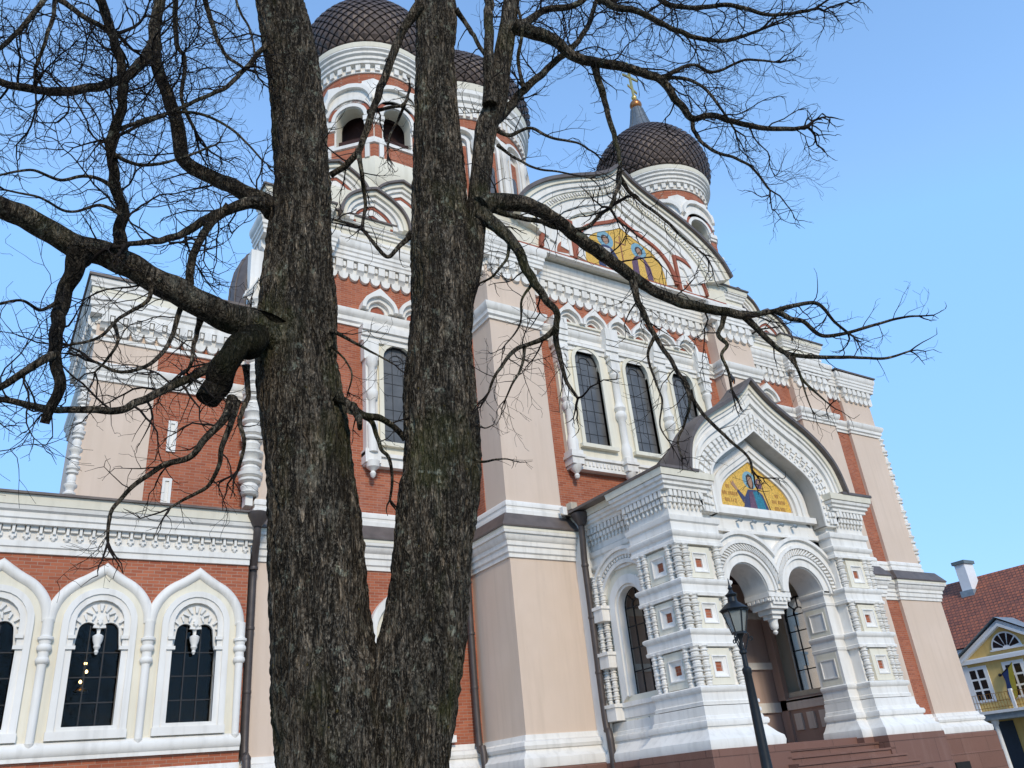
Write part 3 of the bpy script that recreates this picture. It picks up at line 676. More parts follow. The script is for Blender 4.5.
for zc in (11.25, 9.55):
    m = M(); x = 3.74; mp = FR(BY+.02); m.plate(mp, [(x-.12, zc-.46), (x+.12, zc-.46), (x+.12, zc+.46), (x-.12, zc+.46)], 0, .05, W, [[(x-.05, zc-.38), (x+.05, zc-.38), (x+.05, zc+.38), (x-.05, zc+.38)]])
    m.ubox(mp, x-.05, x+.05, zc-.38, zc+.38, 0, .012, W); m.build('slit_window', bl, smooth=False)
m = M(); m.lathe(6.22, 23.1, [(1.0, 15.7), (1.06, 16.2), (1.06, 16.9), (.95, 17.6), (.72, 18.2), (.4, 18.6), (.05, 18.85)], RM, 40)
for i in range(16):
    a = 2*math.pi*i/16; m.tube([(6.22+r*math.cos(a), 23.1+r*math.sin(a), z) for r, z in ((1.01, 15.7), (1.07, 16.2), (1.07, 16.9), (.96, 17.6), (.73, 18.2), (.41, 18.6), (.06, 18.85))], .02, RM, 4)
m.build('half_dome', bl)
m = M(); kokoshnik(m, FR(21.98), 5.72, 15.95, .42, .5, .2, 0, False, False); m.box(5.5, 6.06, 21.99, 22.4, 15.9, 17.9, W); m.build('roof_kokoshnik', bl)

# ---- low side gallery
GY = 21.7; mp = FR(GY); gx0, gx1 = -11.6, 5.86
gw = [.30+2.165*k for k in range(-4, 3)]
m = M()
m.plate(mp, [(gx0, 0), (gx1, 0), (gx1, 8.8), (gx0, 8.8)], -.3, 0, B_, [archpoly(x, 3.72, 6.0, .545) for x in gw], sidemat=W)
m.box(gx0, gx1, 24.6, 29, 0, 8.8, 'dark_void'); m.box(gx1-.2, gx1, GY+.301, 24.6, 0, 8.8, 'dark_void'); m.box(gx0, gx0+.2, GY+.301, 24.6, 0, 8.8, 'dark_void'); m.box(gx0+.2, gx1-.2, GY+.301, 24.6, 8.3, 8.8, 'dark_void'); m.box(gx0+.2, gx1-.2, GY+.301, 24.6, 0, 2.5, 'dark_void')
gal = m.build('side_gallery', cath, smooth=False)
PG = [(gx0, 28), (gx0, GY), (gx1, GY)]
m = M(); m.sweep(PLAN, PG, [(-.2, -.1), (.3, -.1), (.3, 2.0), (-.2, 2.0)], G_); m.build('plinth', gal)
m = M(); m.sweep(PLAN, PG, [(-.06, 2.0), (.26, 2.0), (.27, 2.25), (.16, 2.35), (.16, 2.55), (.1, 2.62), (.06, 2.8), (-.06, 2.8)], W); m.build('base_moulding', gal)
m = M()
m.sweep(PLAN, PG, [(-.06, 7.55), (.06, 7.55), (.06, 7.68), (.1, 7.7), (.1, 7.84), (-.06, 7.84)], W)
m.sweep(PLAN, PG, [(-.06, 7.843), (.07, 7.843), (.07, 8.18), (-.06, 8.18)], W)
m.sweep(PLAN, PG, [(-.06, 8.183), (.26, 8.183), (.26, 8.3), (.3, 8.33), (.3, 8.46), (.37, 8.5), (.40, 8.6), (-.06, 8.6)], W)
m.sweep(PLAN, PG, [(-.06, 8.603), (.42, 8.603), (.45, 8.84), (-.06, 8.84)], C_)
n = 62
for i in range(n):
    x = gx0+(gx1-gx0)*(i+.5)/n; m.ubox(mp, x-.03, x+.03, 8.0, 8.18, .05, .19, W); m.ubox(mp, x-.075, x+.075, 7.92, 8.02, .05, .13, W)
    m.lathe(x, GY-.10, [(.0, 7.83), (.04, 7.86), (.05, 7.90), (.03, 7.93)], W, 6); m.ubox(mp, x+.06, x+.22, 8.07, 8.183, .06, .15, W)
m.build('cornice', gal)
m = M(); m.sweep(PLAN, PG, [(-.3, 8.843), (.52, 8.843), (.52, 8.90), (-.3, 8.96)], RM); m.add([(gx0, GY, 8.9), (gx1, GY, 8.9), (gx1, 28, 9.6), (gx0, 28, 9.6)], [(0, 1, 2, 3)], RM); m.build('roof_edge', gal)
m = M(); m.sweep(mp, [(gx0, 3.28), (gx1-.02, 3.28)], [(.17*math.cos(R(a)), .02+.15*max(math.sin(R(a)), -.2)) for a in range(0, 360, 24)], W)
m.ubox(mp, gx0, gx1-.02, 3.06, 3.14, 0, .10, W); m.build('sill_moulding', gal)
for x in [g_+1.0825 for g_ in gw]:
    if x > gx1: continue
    x = min(x, gx1-.13)
    m = M(); m.lathe(x, GY-.1, [(.085, 3.4), (.095, 5.05), (.135, 5.08), (.15, 5.13), (.135, 5.18), (.115, 5.2), (.11, 5.32), (.145, 5.35), (.16, 5.40), (.145, 5.46), (.12, 5.48), (.13, 5.56), (.165, 5.59), (.165, 5.64), (.115, 5.67), (.115, 6.04)], W, 14)
    m.lathe(x, GY-.1, [(.0, 3.18), (.10, 3.42)], W, 8); m.build('colonnette', gal)
for k, x in enumerate(gw):
    m = M()
    inner = [(x-1.02, 3.4)]+keel(x, 6.02, 1.02, 1.20, 18, 27, .17)+[(x+1.02, 3.4)]
    m.plate(mp, inner, 0, .05, C_, [archpoly(x, 3.72, 6.0, .52)])
    kp = keel(x, 6.0, 1.06, 1.27, 24, 27, .17)
    m.sweep(mp, kp, [(.12, -.02), (.12, .05), (.10, .085), (.06, .13), (.0, .145), (-.06, .13), (-.10, .085), (-.12, .05), (-.12, -.02)], W)
    a0 = resample(archpoly(x, 3.62, 6.0, .80), 44); a1 = resample(archpoly(x, 3.62, 6.0, .66), 44); a2 = resample(archpoly(x, 3.70, 6.0, .52), 44)
    ring(m, mp, a0, a1, 0, .13, W); ring(m, mp, a1, a2, 0, .09, W)
    m.ubox(mp, x-.82, x+.82, 3.46, 3.64, 0, .16, W); m.ubox(mp, x-.62, x+.62, 3.62, 3.73, -.02, .11, W)
    # twin-lobed tracery with a pendant
    hole = [(x-.5, 5.4)]+[(x-.47, 5.5)]+arc(x-.235, 5.82, .2, 180, 0, 8)+[(x-.03, 5.55), (x+.03, 5.55)]+arc(x+.235, 5.82, .2, 180, 0, 8)+[(x+.47, 5.5), (x+.5, 5.4)]
    m.plate(mp, list(reversed(archpoly(x, 5.4, 6.0, .535)[1:-1]))+hole if False else [(x+.53, 5.4)]+list(reversed(arc(x, 6.0, .53, 180, 0, 16)))+[(x-.53, 5.4)]+hole, -.12, -.02, W)
    for c in (x-.235, x+.235):
        for a in range(15, 180, 30):
            ca, sa = math.cos(R(a)), math.sin(R(a)); q = .25; d = .13
            m.plate(mp, [(c+ca*q-sa*.012, 5.82+sa*q+ca*.012), (c+ca*q+sa*.012, 5.82+sa*q-ca*.012), (c+ca*(q+d)+sa*.035, 5.82+sa*(q+d)-ca*.035), (c+ca*(q+d)-sa*.035, 5.82+sa*(q+d)+ca*.035)], -.03, .05, W)
    m.lathe(x, GY-.0, [(.02, 5.28), (.05, 5.34), (.04, 5.38), (.08, 5.45), (.07, 5.5), (.11, 5.6), (.12, 5.7), (.06, 5.74)], W, 10)
    for sx in (-1, 1): m.ubox(mp, x+sx*.56-.1, x+sx*.56+.1, 5.38, 5.46, .02, .14, W); m.ubox(mp, x+sx*.56-.08, x+sx*.56+.08, 5.62, 5.7, .02, .14, W)
    for a in range(30, 180, 30):
        ca, sa = math.cos(R(a)), math.sin(R(a))
        m.plate(mp, [(x+ca*.20-sa*.02, 6.12+sa*.16+ca*.02), (x+ca*.20+sa*.02, 6.12+sa*.16-ca*.02), (x+ca*.34+sa*.05, 6.12+sa*.32-ca*.05), (x+ca*.34-sa*.05, 6.12+sa*.32+ca*.05)], -.03, .05, W)
    m.plate(mp, [(x-.05, 6.02), (x, 5.94), (x+.05, 6.02), (x, 6.12)], -.03, .06, W)
    m.build('window_surround', gal)
    m = M(); m.plate(mp, archpoly(x, 3.72, 6.0, .5), -.17, -.15, 'clear_glass'); p = m.build('window_pane', gal, smooth=False)
    f = M()
    for u in (-.17, .17): f.ubox(mp, x+u-.012, x+u+.012, 3.72, 6.1, -.15, -.125, 'lead')
    for v in (4.25, 4.8, 5.35): f.ubox(mp, x-.52, x+.52, v-.012, v+.012, -.15, -.127, 'lead')
    f.build('glazing_bars', p, smooth=False)
for x, y, z, zt in ((2.36, 22.75, 5.02, 7.6),):
    ch = empty('chandelier', (x, y, z-.5), 'small lit hanging lamp glowing inside the dark arched gallery window', 'hanging lamp')
    m = M(); m.tube([(x, y, z-.3), (x, y, zt)], .012, 'iron', 6); m.lathe(x, y, [(.14, z-.42), (.15, z-.39), (.02, z-.3)], 'gold', 12); m.build('stem', ch)
    for dx, dz in ((.02, .22), (.06, .03), (-.04, -.20)):
        m = M(); m.lathe(x+dx, y-.08, [(.0, z+dz-.04), (.03, z+dz-.015), (.033, z+dz+.015), (.0, z+dz+.05)], 'bulb', 10); m.build('bulb', ch)

# ---- rainwater pipes
def downpipe(pts, r, hopper=None):
    m = M(); m.tube(curve(pts, 5), r, 'pipe_metal', 10)
    P = curve(pts, 5); z = 1.3
    while z < P[0][2]-1:
        for a, b in zip(P, P[1:]):
            if a[2] >= z >= b[2]: m.lathe(a[0], a[1], [(r+.012, z-.04), (r+.018, z), (r+.012, z+.04)], 'pipe_metal', 10); break
        z += 1.55
    o = m.build('downpipe', cath)
    if hopper:
        x, y, z = hopper; m = M(); m.lathe(x, y, [(r+.01, z-.36), (r+.06, z-.28), (.27, z-.1), (.29, z), (.25, z+.03)], 'pipe_metal', 16); m.build('hopper', o)
downpipe([(5.92, 21.28, 8.75), (5.95, 21.4, 8.2), (6.02, 21.82, 7.5), (6.02, 21.84, 6.5), (6.02, 21.84, 3.2), (6.0, 21.5, 2.7), (6.0, 21.45, .2)], .10, (5.92, 21.28, 8.85))
downpipe([(12.72, 21.9, 15.9), (12.72, 22.1, 9.8), (12.7, 21.75, 9.1), (12.7, 21.75, 8.5), (12.74, 22.1, 7.6), (12.74, 22.1, 3.1), (12.7, 21.8, 2.6), (12.7, 21.7, .2)], .10)
downpipe([(15.30, 19.33, 9.0), (15.32, 19.40, 8.3), (15.36, 19.50, 7.6), (15.38, 19.52, 6.5), (15.38, 19.52, 3.2), (15.34, 19.36, 2.6), (15.34, 19.33, .2)], .10, (15.30, 19.33, 9.06))
m = M(); m.box(15.12, 15.36, 19.5, 19.75, 9.28, 9.5, 'fixture_beige'); m.box(14.86, 15.02, 19.6, 19.78, 9.1, 9.36, W); m.tube([(14.8, 19.66, 9.12), (15.4, 19.66, 9.12)], .03, 'fixture_beige', 6)
m.build('floodlight', cath)

# ------------------------------------------------------------------ the porch (part of the cathedral)
FY, AY, Z0 = 15.64, 16.10, 2.06
xl, xr = 15.42, 23.88
L = lambda x: 2*CX-x
m = M()
# core piers, set back behind their ornament, and side walls with arched windows
for s in (0, 1):
    T = (lambda x: x) if s == 0 else L
    def bx(x0, x1, *a): m.box(min(T(x0), T(x1)), max(T(x0), T(x1)), *a)
    bx(15.56, 17.12, 15.78, 17.30, 0, 9.0, W)
    bx(17.12, 17.63, AY, 17.0, 0, 6.3, W)
    mpw = (lambda u, v, w: (15.75-w, u, v)) if s == 0 else (lambda u, v, w: (L(15.75)+w, u, v))
    yc = (18.12, 18.45)[s]; ring(m, mpw, archpoly(yc, 3.66, 6.02, .60, 16), [(17.30, 3.66)]+[(17.30, 6.1+.72*i) for i in range(5)]+[(17.30+.45*i, 9.0) for i in range(7)]+[(20.0, 9.0-.72*(i+1)) for i in range(5)][:-1]+[(20.0, 6.0), (20.0, 3.66)], -.34, 0, C_, W)
    m.ubox(mpw, 17.30, 20.0, 0, 3.66, -.34, 0, C_)
    if s == 0: bx(15.40, 15.78, 19.62, 20.3, 0, 9.05, W); bx(15.42, 15.62, 19.55, 19.95, 2, 9.05, W)
m.plate(FR(AY), [(17.12, 8.6), (17.12, 6.05), (17.63, 6.05)]+arc(18.42, 6.05, .79, 180, 0, 16)[1:]+[(19.3, 5.92), (19.36, 5.72), (19.94, 5.72), (20.0, 5.92)]+arc(20.88, 6.05, .79, 180, 0, 16)+[(L(17.12), 6.05), (L(17.12), 8.6)], -.9, 0, W)
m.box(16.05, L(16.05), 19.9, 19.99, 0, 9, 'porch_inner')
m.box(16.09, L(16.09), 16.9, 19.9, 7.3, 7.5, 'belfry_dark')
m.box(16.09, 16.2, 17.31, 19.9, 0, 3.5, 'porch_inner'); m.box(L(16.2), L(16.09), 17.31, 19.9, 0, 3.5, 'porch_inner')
porch = m.build('porch', cath)
m = M(); m.box(15.9, L(15.9), 15.9, 19.9, 0, Z0, G_)
for i in range(12):
    z1 = Z0-.17*(i+1); y = 15.9-.33*i
    if z1 > .02: m.box(17.45, L(17.45), y-.33, y, 0, z1-.05, G_); m.box(17.45, L(17.45), y-.37, y, z1-.049, z1, G_)
m.build('steps', porch, smooth=False)
PL = [(15.72, 20), (15.72, 17.4), (15.42, 17.4), (15.42, 15.64), (17.2, 15.64), (17.2, 16.1), (17.63, 16.1), (17.63, 17.0)]
PR = [(L(x), y) for x, y in reversed(PL)]
PC = [(15.70, 20), (15.70, 17.4), (15.42, 17.4), (15.42, 15.64), (16.75, 15.64), (16.75, 16.3)]
PCR = [(L(x), y) for x, y in reversed(PC)]
for p in (PL, PR):
    m = M(); m.sweep(PLAN, p, [(-.5, 0), (.46, 0), (.46, 1.22), (.44, 1.24), (.44, Z0-.03), (-.5, Z0-.03)], G_); m.build('porch_plinth', porch)
for p, c in ((PL, PC), (PR, PCR)):
    m = M()
    m.sweep(PLAN, p, [(-.16, Z0-.03), (.40, Z0-.03), (.42, 2.14), (.40, 2.24), (.30, 2.32), (.20, 2.44), (.15, 2.5), (.15, 2.54), (.19, 2.55), (.21, 2.62), (.19, 2.68), (.12, 2.70), (.10, 2.78), (.07, 2.8), (.06, 3.02), (-.16, 3.04)], W)
    for z in (3.10, 4.50, 5.80):
        pp = p if z < 4 else ([(15.60, 17.4)]+PL[2:] if p is PL else PR[:-2]+[(L(15.60), 17.4)])
        h = .36; m.sweep(PLAN, pp, [(-.16, z-.06), (.02, z-.06), (.03, z+.02), (-.005, z+.045), (-.005, z+h-.13), (.04, z+h-.09), (.06, z+h-.05), (.06, z+h), (.02, z+h+.03), (-.16, z+h+.05)], W)
    m.sweep(PLAN, p, [(-.16, 7.12), (.03, 7.12), (.03, 7.2), (.0, 7.22), (.0, 7.32), (.05, 7.35), (.08, 7.42), (.08, 7.46), (.0, 7.5), (.0, 7.72), (.05, 7.76), (.07, 7.86), (.07, 7.9), (-.02, 7.94), (-.16, 7.94)], W)
    m.sweep(PLAN, c, [(-.2, 7.943), (-.03, 7.943), (-.03, 8.82), (-.2, 8.82)], W)
    m.sweep(PLAN, c, [(-.2, 8.60), (.16, 8.60), (.16, 8.69), (.23, 8.72), (.23, 8.80), (.29, 8.83), (.31, 8.92), (-.2, 8.93)], W)
    m.sweep(PLAN, c, [(-.2, 8.933), (.34, 8.933), (.37, 9.12), (-.2, 9.12)], C_)
    m.build('porch_cornice', porch)
    m = M()                                      # rows of small hanging balusters under the cornice
    segs = [(p0, p1) for p0, p1 in zip(c, c[1:])]
    for (xa, ya), (xb, yb) in segs:
        ln = math.hypot(xb-xa, yb-ya)
        if ln < .8: continue
        dx, dy = (xb-xa)/ln, (yb-ya)/ln; nx, ny = dy, -dx; k = round(ln/.17)
        fx = lambda u, v, w: (xa+dx*u+nx*w, ya+dy*u+ny*w, v)
        m.ubox(fx, 0, ln, 8.42, 8.60, -.06, .05, W)
        for i in range(k):
            u = ln*(i+.5)/k; m.ubox(fx, u-.055, u+.055, 8.42, 8.60, .04, .14, W); m.ubox(fx, u-.06, u+.06, 8.26, 8.40, -.05, .08, W); m.ubox(fx, u-.02, u+.02, 8.12, 8.26, -.05, .05, W)
            q = fx(u, 8.16, .02); m.lathe(q[0], q[1], [(0, 8.10), (.035, 8.13), (.045, 8.18), (.02, 8.23)], W, 6)
    m.build('porch_dentils', porch)
ZT = [(3.50, 4.46, 3.96), (4.90, 5.76, 5.30), (6.20, 7.10, 6.64)]
def niche(m, mp, u, v, a, b, deep=.10, red=True):
    """cream panel with a white, funnel-shaped square recess"""
    h = .24; q = .12
    m.plate(mp, [(u-a, v-b), (u+a, v-b), (u+a, v+b), (u-a, v+b)], .0, deep, C_, [[(u-h, v-h), (u-h, v+h), (u+h, v+h), (u+h, v-h)]], sidemat=C_)
    ring(m, mp, [(u-h-.03, v-h-.03), (u+h+.03, v-h-.03), (u+h+.03, v+h+.03), (u-h-.03, v+h+.03), (u-h-.03, v-h-.03)], [(u-h, v-h), (u+h, v-h), (u+h, v+h), (u-h, v+h), (u-h, v-h)], .0, deep+.022, W)
    o = [(u-h, v-h), (u+h, v-h), (u+h, v+h), (u-h, v+h)]; s = [(u-q-.05, v-q-.05), (u+q+.05, v-q-.05), (u+q+.05, v+q+.05), (u-q-.05, v+q+.05)]; i_ = [(u-q, v-q), (u+q, v-q), (u+q, v+q), (u-q, v+q)]
    vs = [mp(*p, deep) for p in o]+[mp(*p, deep*.55) for p in s]+[mp(*p, deep*.55) for p in i_]+[mp(*p, .012) for p in i_]
    m.add(vs, [(e+k, e+(k+1) % 4, e+4+(k+1) % 4, e+4+k) for e in (0, 4, 8) for k in range(4)], W)
    m.ubox(mp, u-q-.01, u+q+.01, v-q-.01, v+q+.01, .0, .013, B_ if red else W)
for s in (0, 1):
    T = (lambda x: x) if s == 0 else L
    m = M(); mf = FR(15.78); ms = LF(15.56) if s == 0 else RT(L(15.56)); mj = RT(17.63-.12) if s == 0 else LF(L(17.63)+.12)
    m.box(min(T(15.56), T(17.1)), max(T(15.56), T(17.1)), 15.775, 15.79, 3, 7.15, W)
    for z0, z1, zc in ZT:
        niche(m, mf, T(16.29), zc, .42, (z1-z0)/2-.03, .10); niche(m, ms, 16.42, zc, .42, (z1-z0)/2-.03, .10)
        if zc < 6: niche(m, mj, 16.55, zc, .36, (z1-z0)/2-.03, .125, False)
        m.ubox(mf, T(16.29)-.75, T(16.29)+.8, z0-.08, z0, 0, .12, W)
    m.build('porch_pier', porch)
    for (bxx, byy, r) in ((15.54, 15.74, .155), (15.80, 15.69, .13), (15.49, 15.99, .13), (16.98, 15.69, .13), (15.49, 16.96, .125), (15.49, 17.18, .125), (15.60, 19.44, .13), (15.66, 19.22, .12)):
        for z0, z1, zc in ZT:
            m = M(); z0, z1 = z0-.02, z1+.02; h = (z1-z0)/2
            baluster(m, T(bxx), byy, z0, z0+h, r*.92); baluster(m, T(bxx), byy, z0+h, z1, r); m.build('porch_colonnette', porch)
    for z in (4.46, 5.76, 3.06):
        m = M(); m.box(min(T(15.38), T(15.74)), max(T(15.38), T(15.74)), 19.02, 19.56, z, z+.42, W); m.box(min(T(15.34), T(15.74)), max(T(15.34), T(15.74)), 18.98, 19.58, z+.34, z+.43, W); m.build('corner_band', porch)
    # side window: white splayed frame, arched hood, clear leaded glass
    mpw = LF(15.75) if s == 0 else RT(L(15.75))
    m = M(); yc = (18.12, 18.45)[s]
    ring(m, mpw, resample(archpoly(yc, 3.5, 6.02, .88), 44), resample(archpoly(yc, 3.66, 6.02, .62), 44), -.02, .10, W)
    ring(m, mpw, resample(archpoly(yc, 3.62, 6.02, .62), 44), resample(archpoly(yc, 3.66, 6.02, .54), 44), -.2, .04, W)
    for r0, r1, w in ((1.24, 1.12, .12), (1.50, 1.36, .16), (1.60, 1.50, .22)): ring(m, mpw, arc(yc, 6.1, r0, 170, 10, 24), arc(yc, 6.1, r1, 170, 10, 24), -.02, w, W)
    pa, pb = arc(yc, 6.1, 1.36, 172, 8, 56), arc(yc, 6.1, 1.26, 172, 8, 56)
    for i in range(0, 56, 2): ring(m, mpw, pa[i:i+2], pb[i:i+2], -.02, .13, W)
    m.plate(mpw, arc(yc, 6.1, 1.37, 172, 8, 24)+list(reversed(arc(yc, 6.1, 1.24, 172, 8, 24))), -.01, .07, W)
    m.ubox(mpw, 17.4, 19.4, 3.10, 3.48, -.01, .08, W); m.ubox(mpw, 17.4, 19.4, 3.38, 3.5, -.01, .13, W)
    for v in (17.75, 18.25, 18.75): niche(m, mpw, v, 2.84, .23, .22, .10, False) if False else m.plate(mpw, [(v-.22, 2.62), (v+.22, 2.62), (v+.22, 3.06), (v-.22, 3.06)], 0, .07, C_, [[(v-.13, 2.72), (v-.13, 2.98), (v+.13, 2.98), (v+.13, 2.72)]])
    m.build('side_window_surround', porch)
    gm = LF(15.98) if s == 0 else RT(L(15.98))
    m = M(); m.plate(gm, archpoly(yc, 3.66, 6.02, .58), -.012, .0, 'clear_glass'); m.build('side_window_pane', porch, smooth=False)
    f = M()
    for u in (-.19, .19): f.ubox(gm, yc+u-.016, yc+u+.016, 3.66, 6.25, -.02, .02, 'iron_bar')
    for v in (4.28, 4.9, 5.5): f.ubox(gm, yc-.6, yc+.6, v-.016, v+.016, -.022, .018, 'iron_bar')
    ring(f, gm, resample(archpoly(yc, 3.66, 6.02, .60), 40), resample(archpoly(yc, 3.70, 6.02, .555), 40), -.03, .03, 'iron_bar')
    ring(f, gm, arc(yc, 6.02, .24, 180, 0, 12), arc(yc, 6.02, .205, 180, 0, 12), -.025, .022, 'iron_bar')
    for a in (45, 90, 135): f.plate(gm, [(yc+.22*math.cos(R(a-4)), 6.02+.22*math.sin(R(a-4))), (yc+.58*math.cos(R(a-1.6)), 6.02+.58*math.sin(R(a-1.6))), (yc+.58*math.cos(R(a+1.6)), 6.02+.58*math.sin(R(a+1.6))), (yc+.22*math.cos(R(a+4)), 6.02+.22*math.sin(R(a+4)))], -.02, .017, 'iron_bar')
    f.ubox(gm, yc-.58, yc+.58, 6.005, 6.035, -.022, .018, 'iron_bar')
    f.build('side_window_bars', porch, smooth=False)
# bands along the back wall inside
m = M()
for z, h in ((6.1, .22), (4.45, .22), (3.1, .3)): m.box(16.2, L(16.2), 19.8, 19.9, z, z+h, W)
for s in (0, 1):
    T = (lambda x: x) if s == 0 else L
    for z, h in ((3.12, .3), (3.36, .08)): m.box(min(T(16.09), T(16.3)), max(T(16.09), T(16.3)), 17.32, 19.8, z, z+h, W)
    for y in (17.6, 18.1, 18.6, 19.1): m.box(min(T(16.09), T(16.27)), max(T(16.09), T(16.27)), y, y+.28, 2.5, 3.0, W)
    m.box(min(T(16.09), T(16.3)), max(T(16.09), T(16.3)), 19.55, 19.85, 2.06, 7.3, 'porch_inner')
m.build('porch_inner_moulding', porch)
# arches: hoods with dentils, meeting over the pendant
m = M(); mp = FR(AY); cs = (18.42, 20.88); zc = 6.08
for c in cs:
    left = c < CX
    def A(r, n=30):
        d = CX-18.42
        a = 90-math.degrees(math.asin(min(d/r, 1))) if r > d else 0
        return arc(c, zc, r, 180 if left else 180-a, a if left else 0, n)
    ring(m, mp, arc(c, zc, 1.02, 180, 0, 30), arc(c, zc, .79, 180, 0, 30), -.02, .06, W)
    for r0, r1, w in ((1.10, 1.02, .12), (1.34, 1.10, .07), (1.42, 1.32, .17), (1.58, 1.42, .11), (1.68, 1.58, .2)): ring(m, mp, A(r0), A(r1), -.02, w, W)
    pa, pb = A(1.31, 60), A(1.13, 60)
    for i in range(0, 60, 2): ring(m, mp, pa[i:i+2], pb[i:i+2], -.02, .14, W)
m.ubox(mp, CX-.28, CX+.28, 6.15, 6.75, 0, .062, W); m.ubox(mp, CX-.07, CX+.07, 6.3, 6.38, 0, .09, 'zinc')
m.build('porch_arch', porch)
m = M()                                          # the hanging capital between the arches
y = AY+.42
for z0, z1, a in ((5.92, 6.06, .47), (5.80, 5.92, .43), (5.62, 5.80, .36), (5.48, 5.62, .26), (5.36, 5.48, .18)):
    m.box(CX-a, CX+a, y-a, y+a, z0, z1, W)
    if a == .43:
        for i in range(5):
            u = -a+2*a*(i+.5)/5
            m.ubox(FR(y-a), CX+u-.05, CX+u+.05, z0+.02, z1-.01, -.01, .045, W); m.ubox(LF(CX-a), y+u-.05, y+u+.05, z0+.02, z1-.01, -.01, .045, W)
m.lathe(CX, y, [(.0, 4.92), (.05, 4.95), (.08, 5.0), (.05, 5.05), (.11, 5.1), (.13, 5.18), (.13, 5.3), (.16, 5.36)], W, 14)
m.build('pendant', porch)
# gable
hole = curve([(0, 10.98), (.45, 10.68), (1.0, 10.35), (1.6, 10.0), (2.05, 9.65), (2.28, 9.25), (2.34, 8.75), (2.34, 8.1)], 3)
dent = curve([(0, 11.62), (.6, 11.18), (1.3, 10.75), (2.0, 10.35), (2.5, 9.95), (2.8, 9.45), (2.88, 8.9), (2.88, 8.1)], 3)
outl = curve([(0, 12.62), (.28, 12.32), (.75, 11.92), (1.4, 11.52), (2.1, 11.12), (2.75, 10.6), (3.2, 9.98), (3.42, 9.14)], 3)
NN = 101
HO, DE, OU = (resample(mirror(q, CX), NN) for q in (hole, dent, outl))
mp = FR(FY)
m = M()
ring(m, mp, OU, lerp_path(OU, DE, .22), -.5, .26, C_); ring(m, mp, lerp_path(OU, DE, .22), lerp_path(OU, DE, .38), -.5, .20, W)
ring(m, mp, lerp_path(OU, DE, .38), lerp_path(OU, DE, .55), -.5, .14, W); ring(m, mp, lerp_path(OU, DE, .55), lerp_path(OU, DE, .72), -.5, .17, W)
ring(m, mp, lerp_path(OU, DE, .72), DE, -.5, .08, W); ring(m, mp, DE, HO, -.5, .02, W); ring(m, mp, lerp_path(DE, HO, .86), HO, -.5, .06, W)
d0, d1 = resample(lerp_path(DE, HO, .02), 118), resample(lerp_path(DE, HO, .80), 118)
for i in range(0, 116, 3):
    A, B = d0[i:i+3], d1[i:i+3]
    ring(m, mp, A[:3], lerp_path(A, B, .34), 0, .10, W); ring(m, mp, lerp_path(A, B, .42), lerp_path(A, B, .66), 0, .085, W); ring(m, mp, lerp_path(A[:2], B[:2], .74), lerp_path(A[:2], B[:2], 1), 0, .07, W)
m.build('porch_gable', porch)
mosh = curve([(0, 10.14), (.5, 9.85), (1.0, 9.55), (1.35, 9.25), (1.53, 8.9), (1.56, 8.42)], 3)
MP = resample(mirror(mosh, CX), NN); HB = [(CX+(x-CX)*.985, z-.03) for x, z in HO]
m = M(); m.plate(FR(AY+.04), [(CX+2.5, 7.9), (CX-2.5, 7.9)]+[(CX-2.5, 10.2), (CX, 11.3), (CX+2.5, 10.2)], -.3, -.02, W)
for f0, f1, w in ((.0, .16, .06), (.16, .40, .14), (.40, .55, .19), (.55, .8, .10), (.8, 1.0, .05)): ring(m, FR(AY+.04), lerp_path(MP, HB, f0), lerp_path(MP, HB, f1), -.03, w, W)
m.ubox(FR(AY), CX-2.3, CX+2.3, 8.24, 8.42, -.03, .24, W); m.ubox(FR(AY), CX-2.25, CX+2.25, 7.8, 8.24, -.03, .06, W); m.ubox(FR(AY), CX-2.3, CX+2.3, 7.72, 7.8, -.03, .14, W)
m.build('mosaic_frame', porch)
for i in range(5):
    x = CX-1.2+.6*i; m = M(); m.tube([(x, AY-.06, 8.08), (x, AY-.22, 8.08)], .022, 'zinc', 8); m.tube([(x, AY-.2, 8.1), (x, AY-.28, 8.04)], .05, 'zinc', 10); m.build('gable_spotlight', porch)
m = M(); mp = FR(AY+.04); m.plate(mp, MP, -.03, .0, 'mos_gold')
x, z = CX-.02, 8.43
m.plate(mp, [(x-.62, z), (x-.55, z+.18), (x-.40, z+.55), (x-.22, z+.78), (x+.2, z+.80), (x+.40, z+.66), (x+.52, z+.3), (x+.60, z)], -.01, .006, 'mos_navy')
m.plate(mp, [(x-.10, z), (x-.04, z+.72), (x+.22, z+.76), (x+.38, z+.5), (x+.44, z+.05), (x+.36, z)], -.01, .010, 'mos_teal')
m.plate(mp, [(x-.30, z), (x-.20, z+.70), (x-.02, z+.74), (x+.05, z)], -.01, .013, 'mos_purple')
m.plate(mp, [(x-.42, z+.52), (x-.52, z+.30), (x-.72, z+.68), (x-.66, z+.74)], -.01, .009, 'mos_navy')                  # raised sleeve
m.plate(mp, [(x-.66, z+.74), (x-.74, z+.70), (x-.90, z+.86), (x-.93, z+.98), (x-.86, z+.93), (x-.84, z+1.02), (x-.78, z+.94)], -.01, .012, 'mos_skin')
m.plate(mp, arc(x-.06, z+1.10, .29, 0, 350, 26), -.01, .004, 'mos_halo'); m.plate(mp, arc(x-.06, z+1.10, .22, 0, 350, 22), -.01, .007, 'mos_halo')
m.plate(mp, [(x-.20, z+1.10), (x-.19, z+1.22), (x-.06, z+1.31), (x+.07, z+1.22), (x+.09, z+.98), (x+.03, z+.82), (x-.14, z+.82), (x-.20, z+.95)], -.01, .012, 'mos_hair')
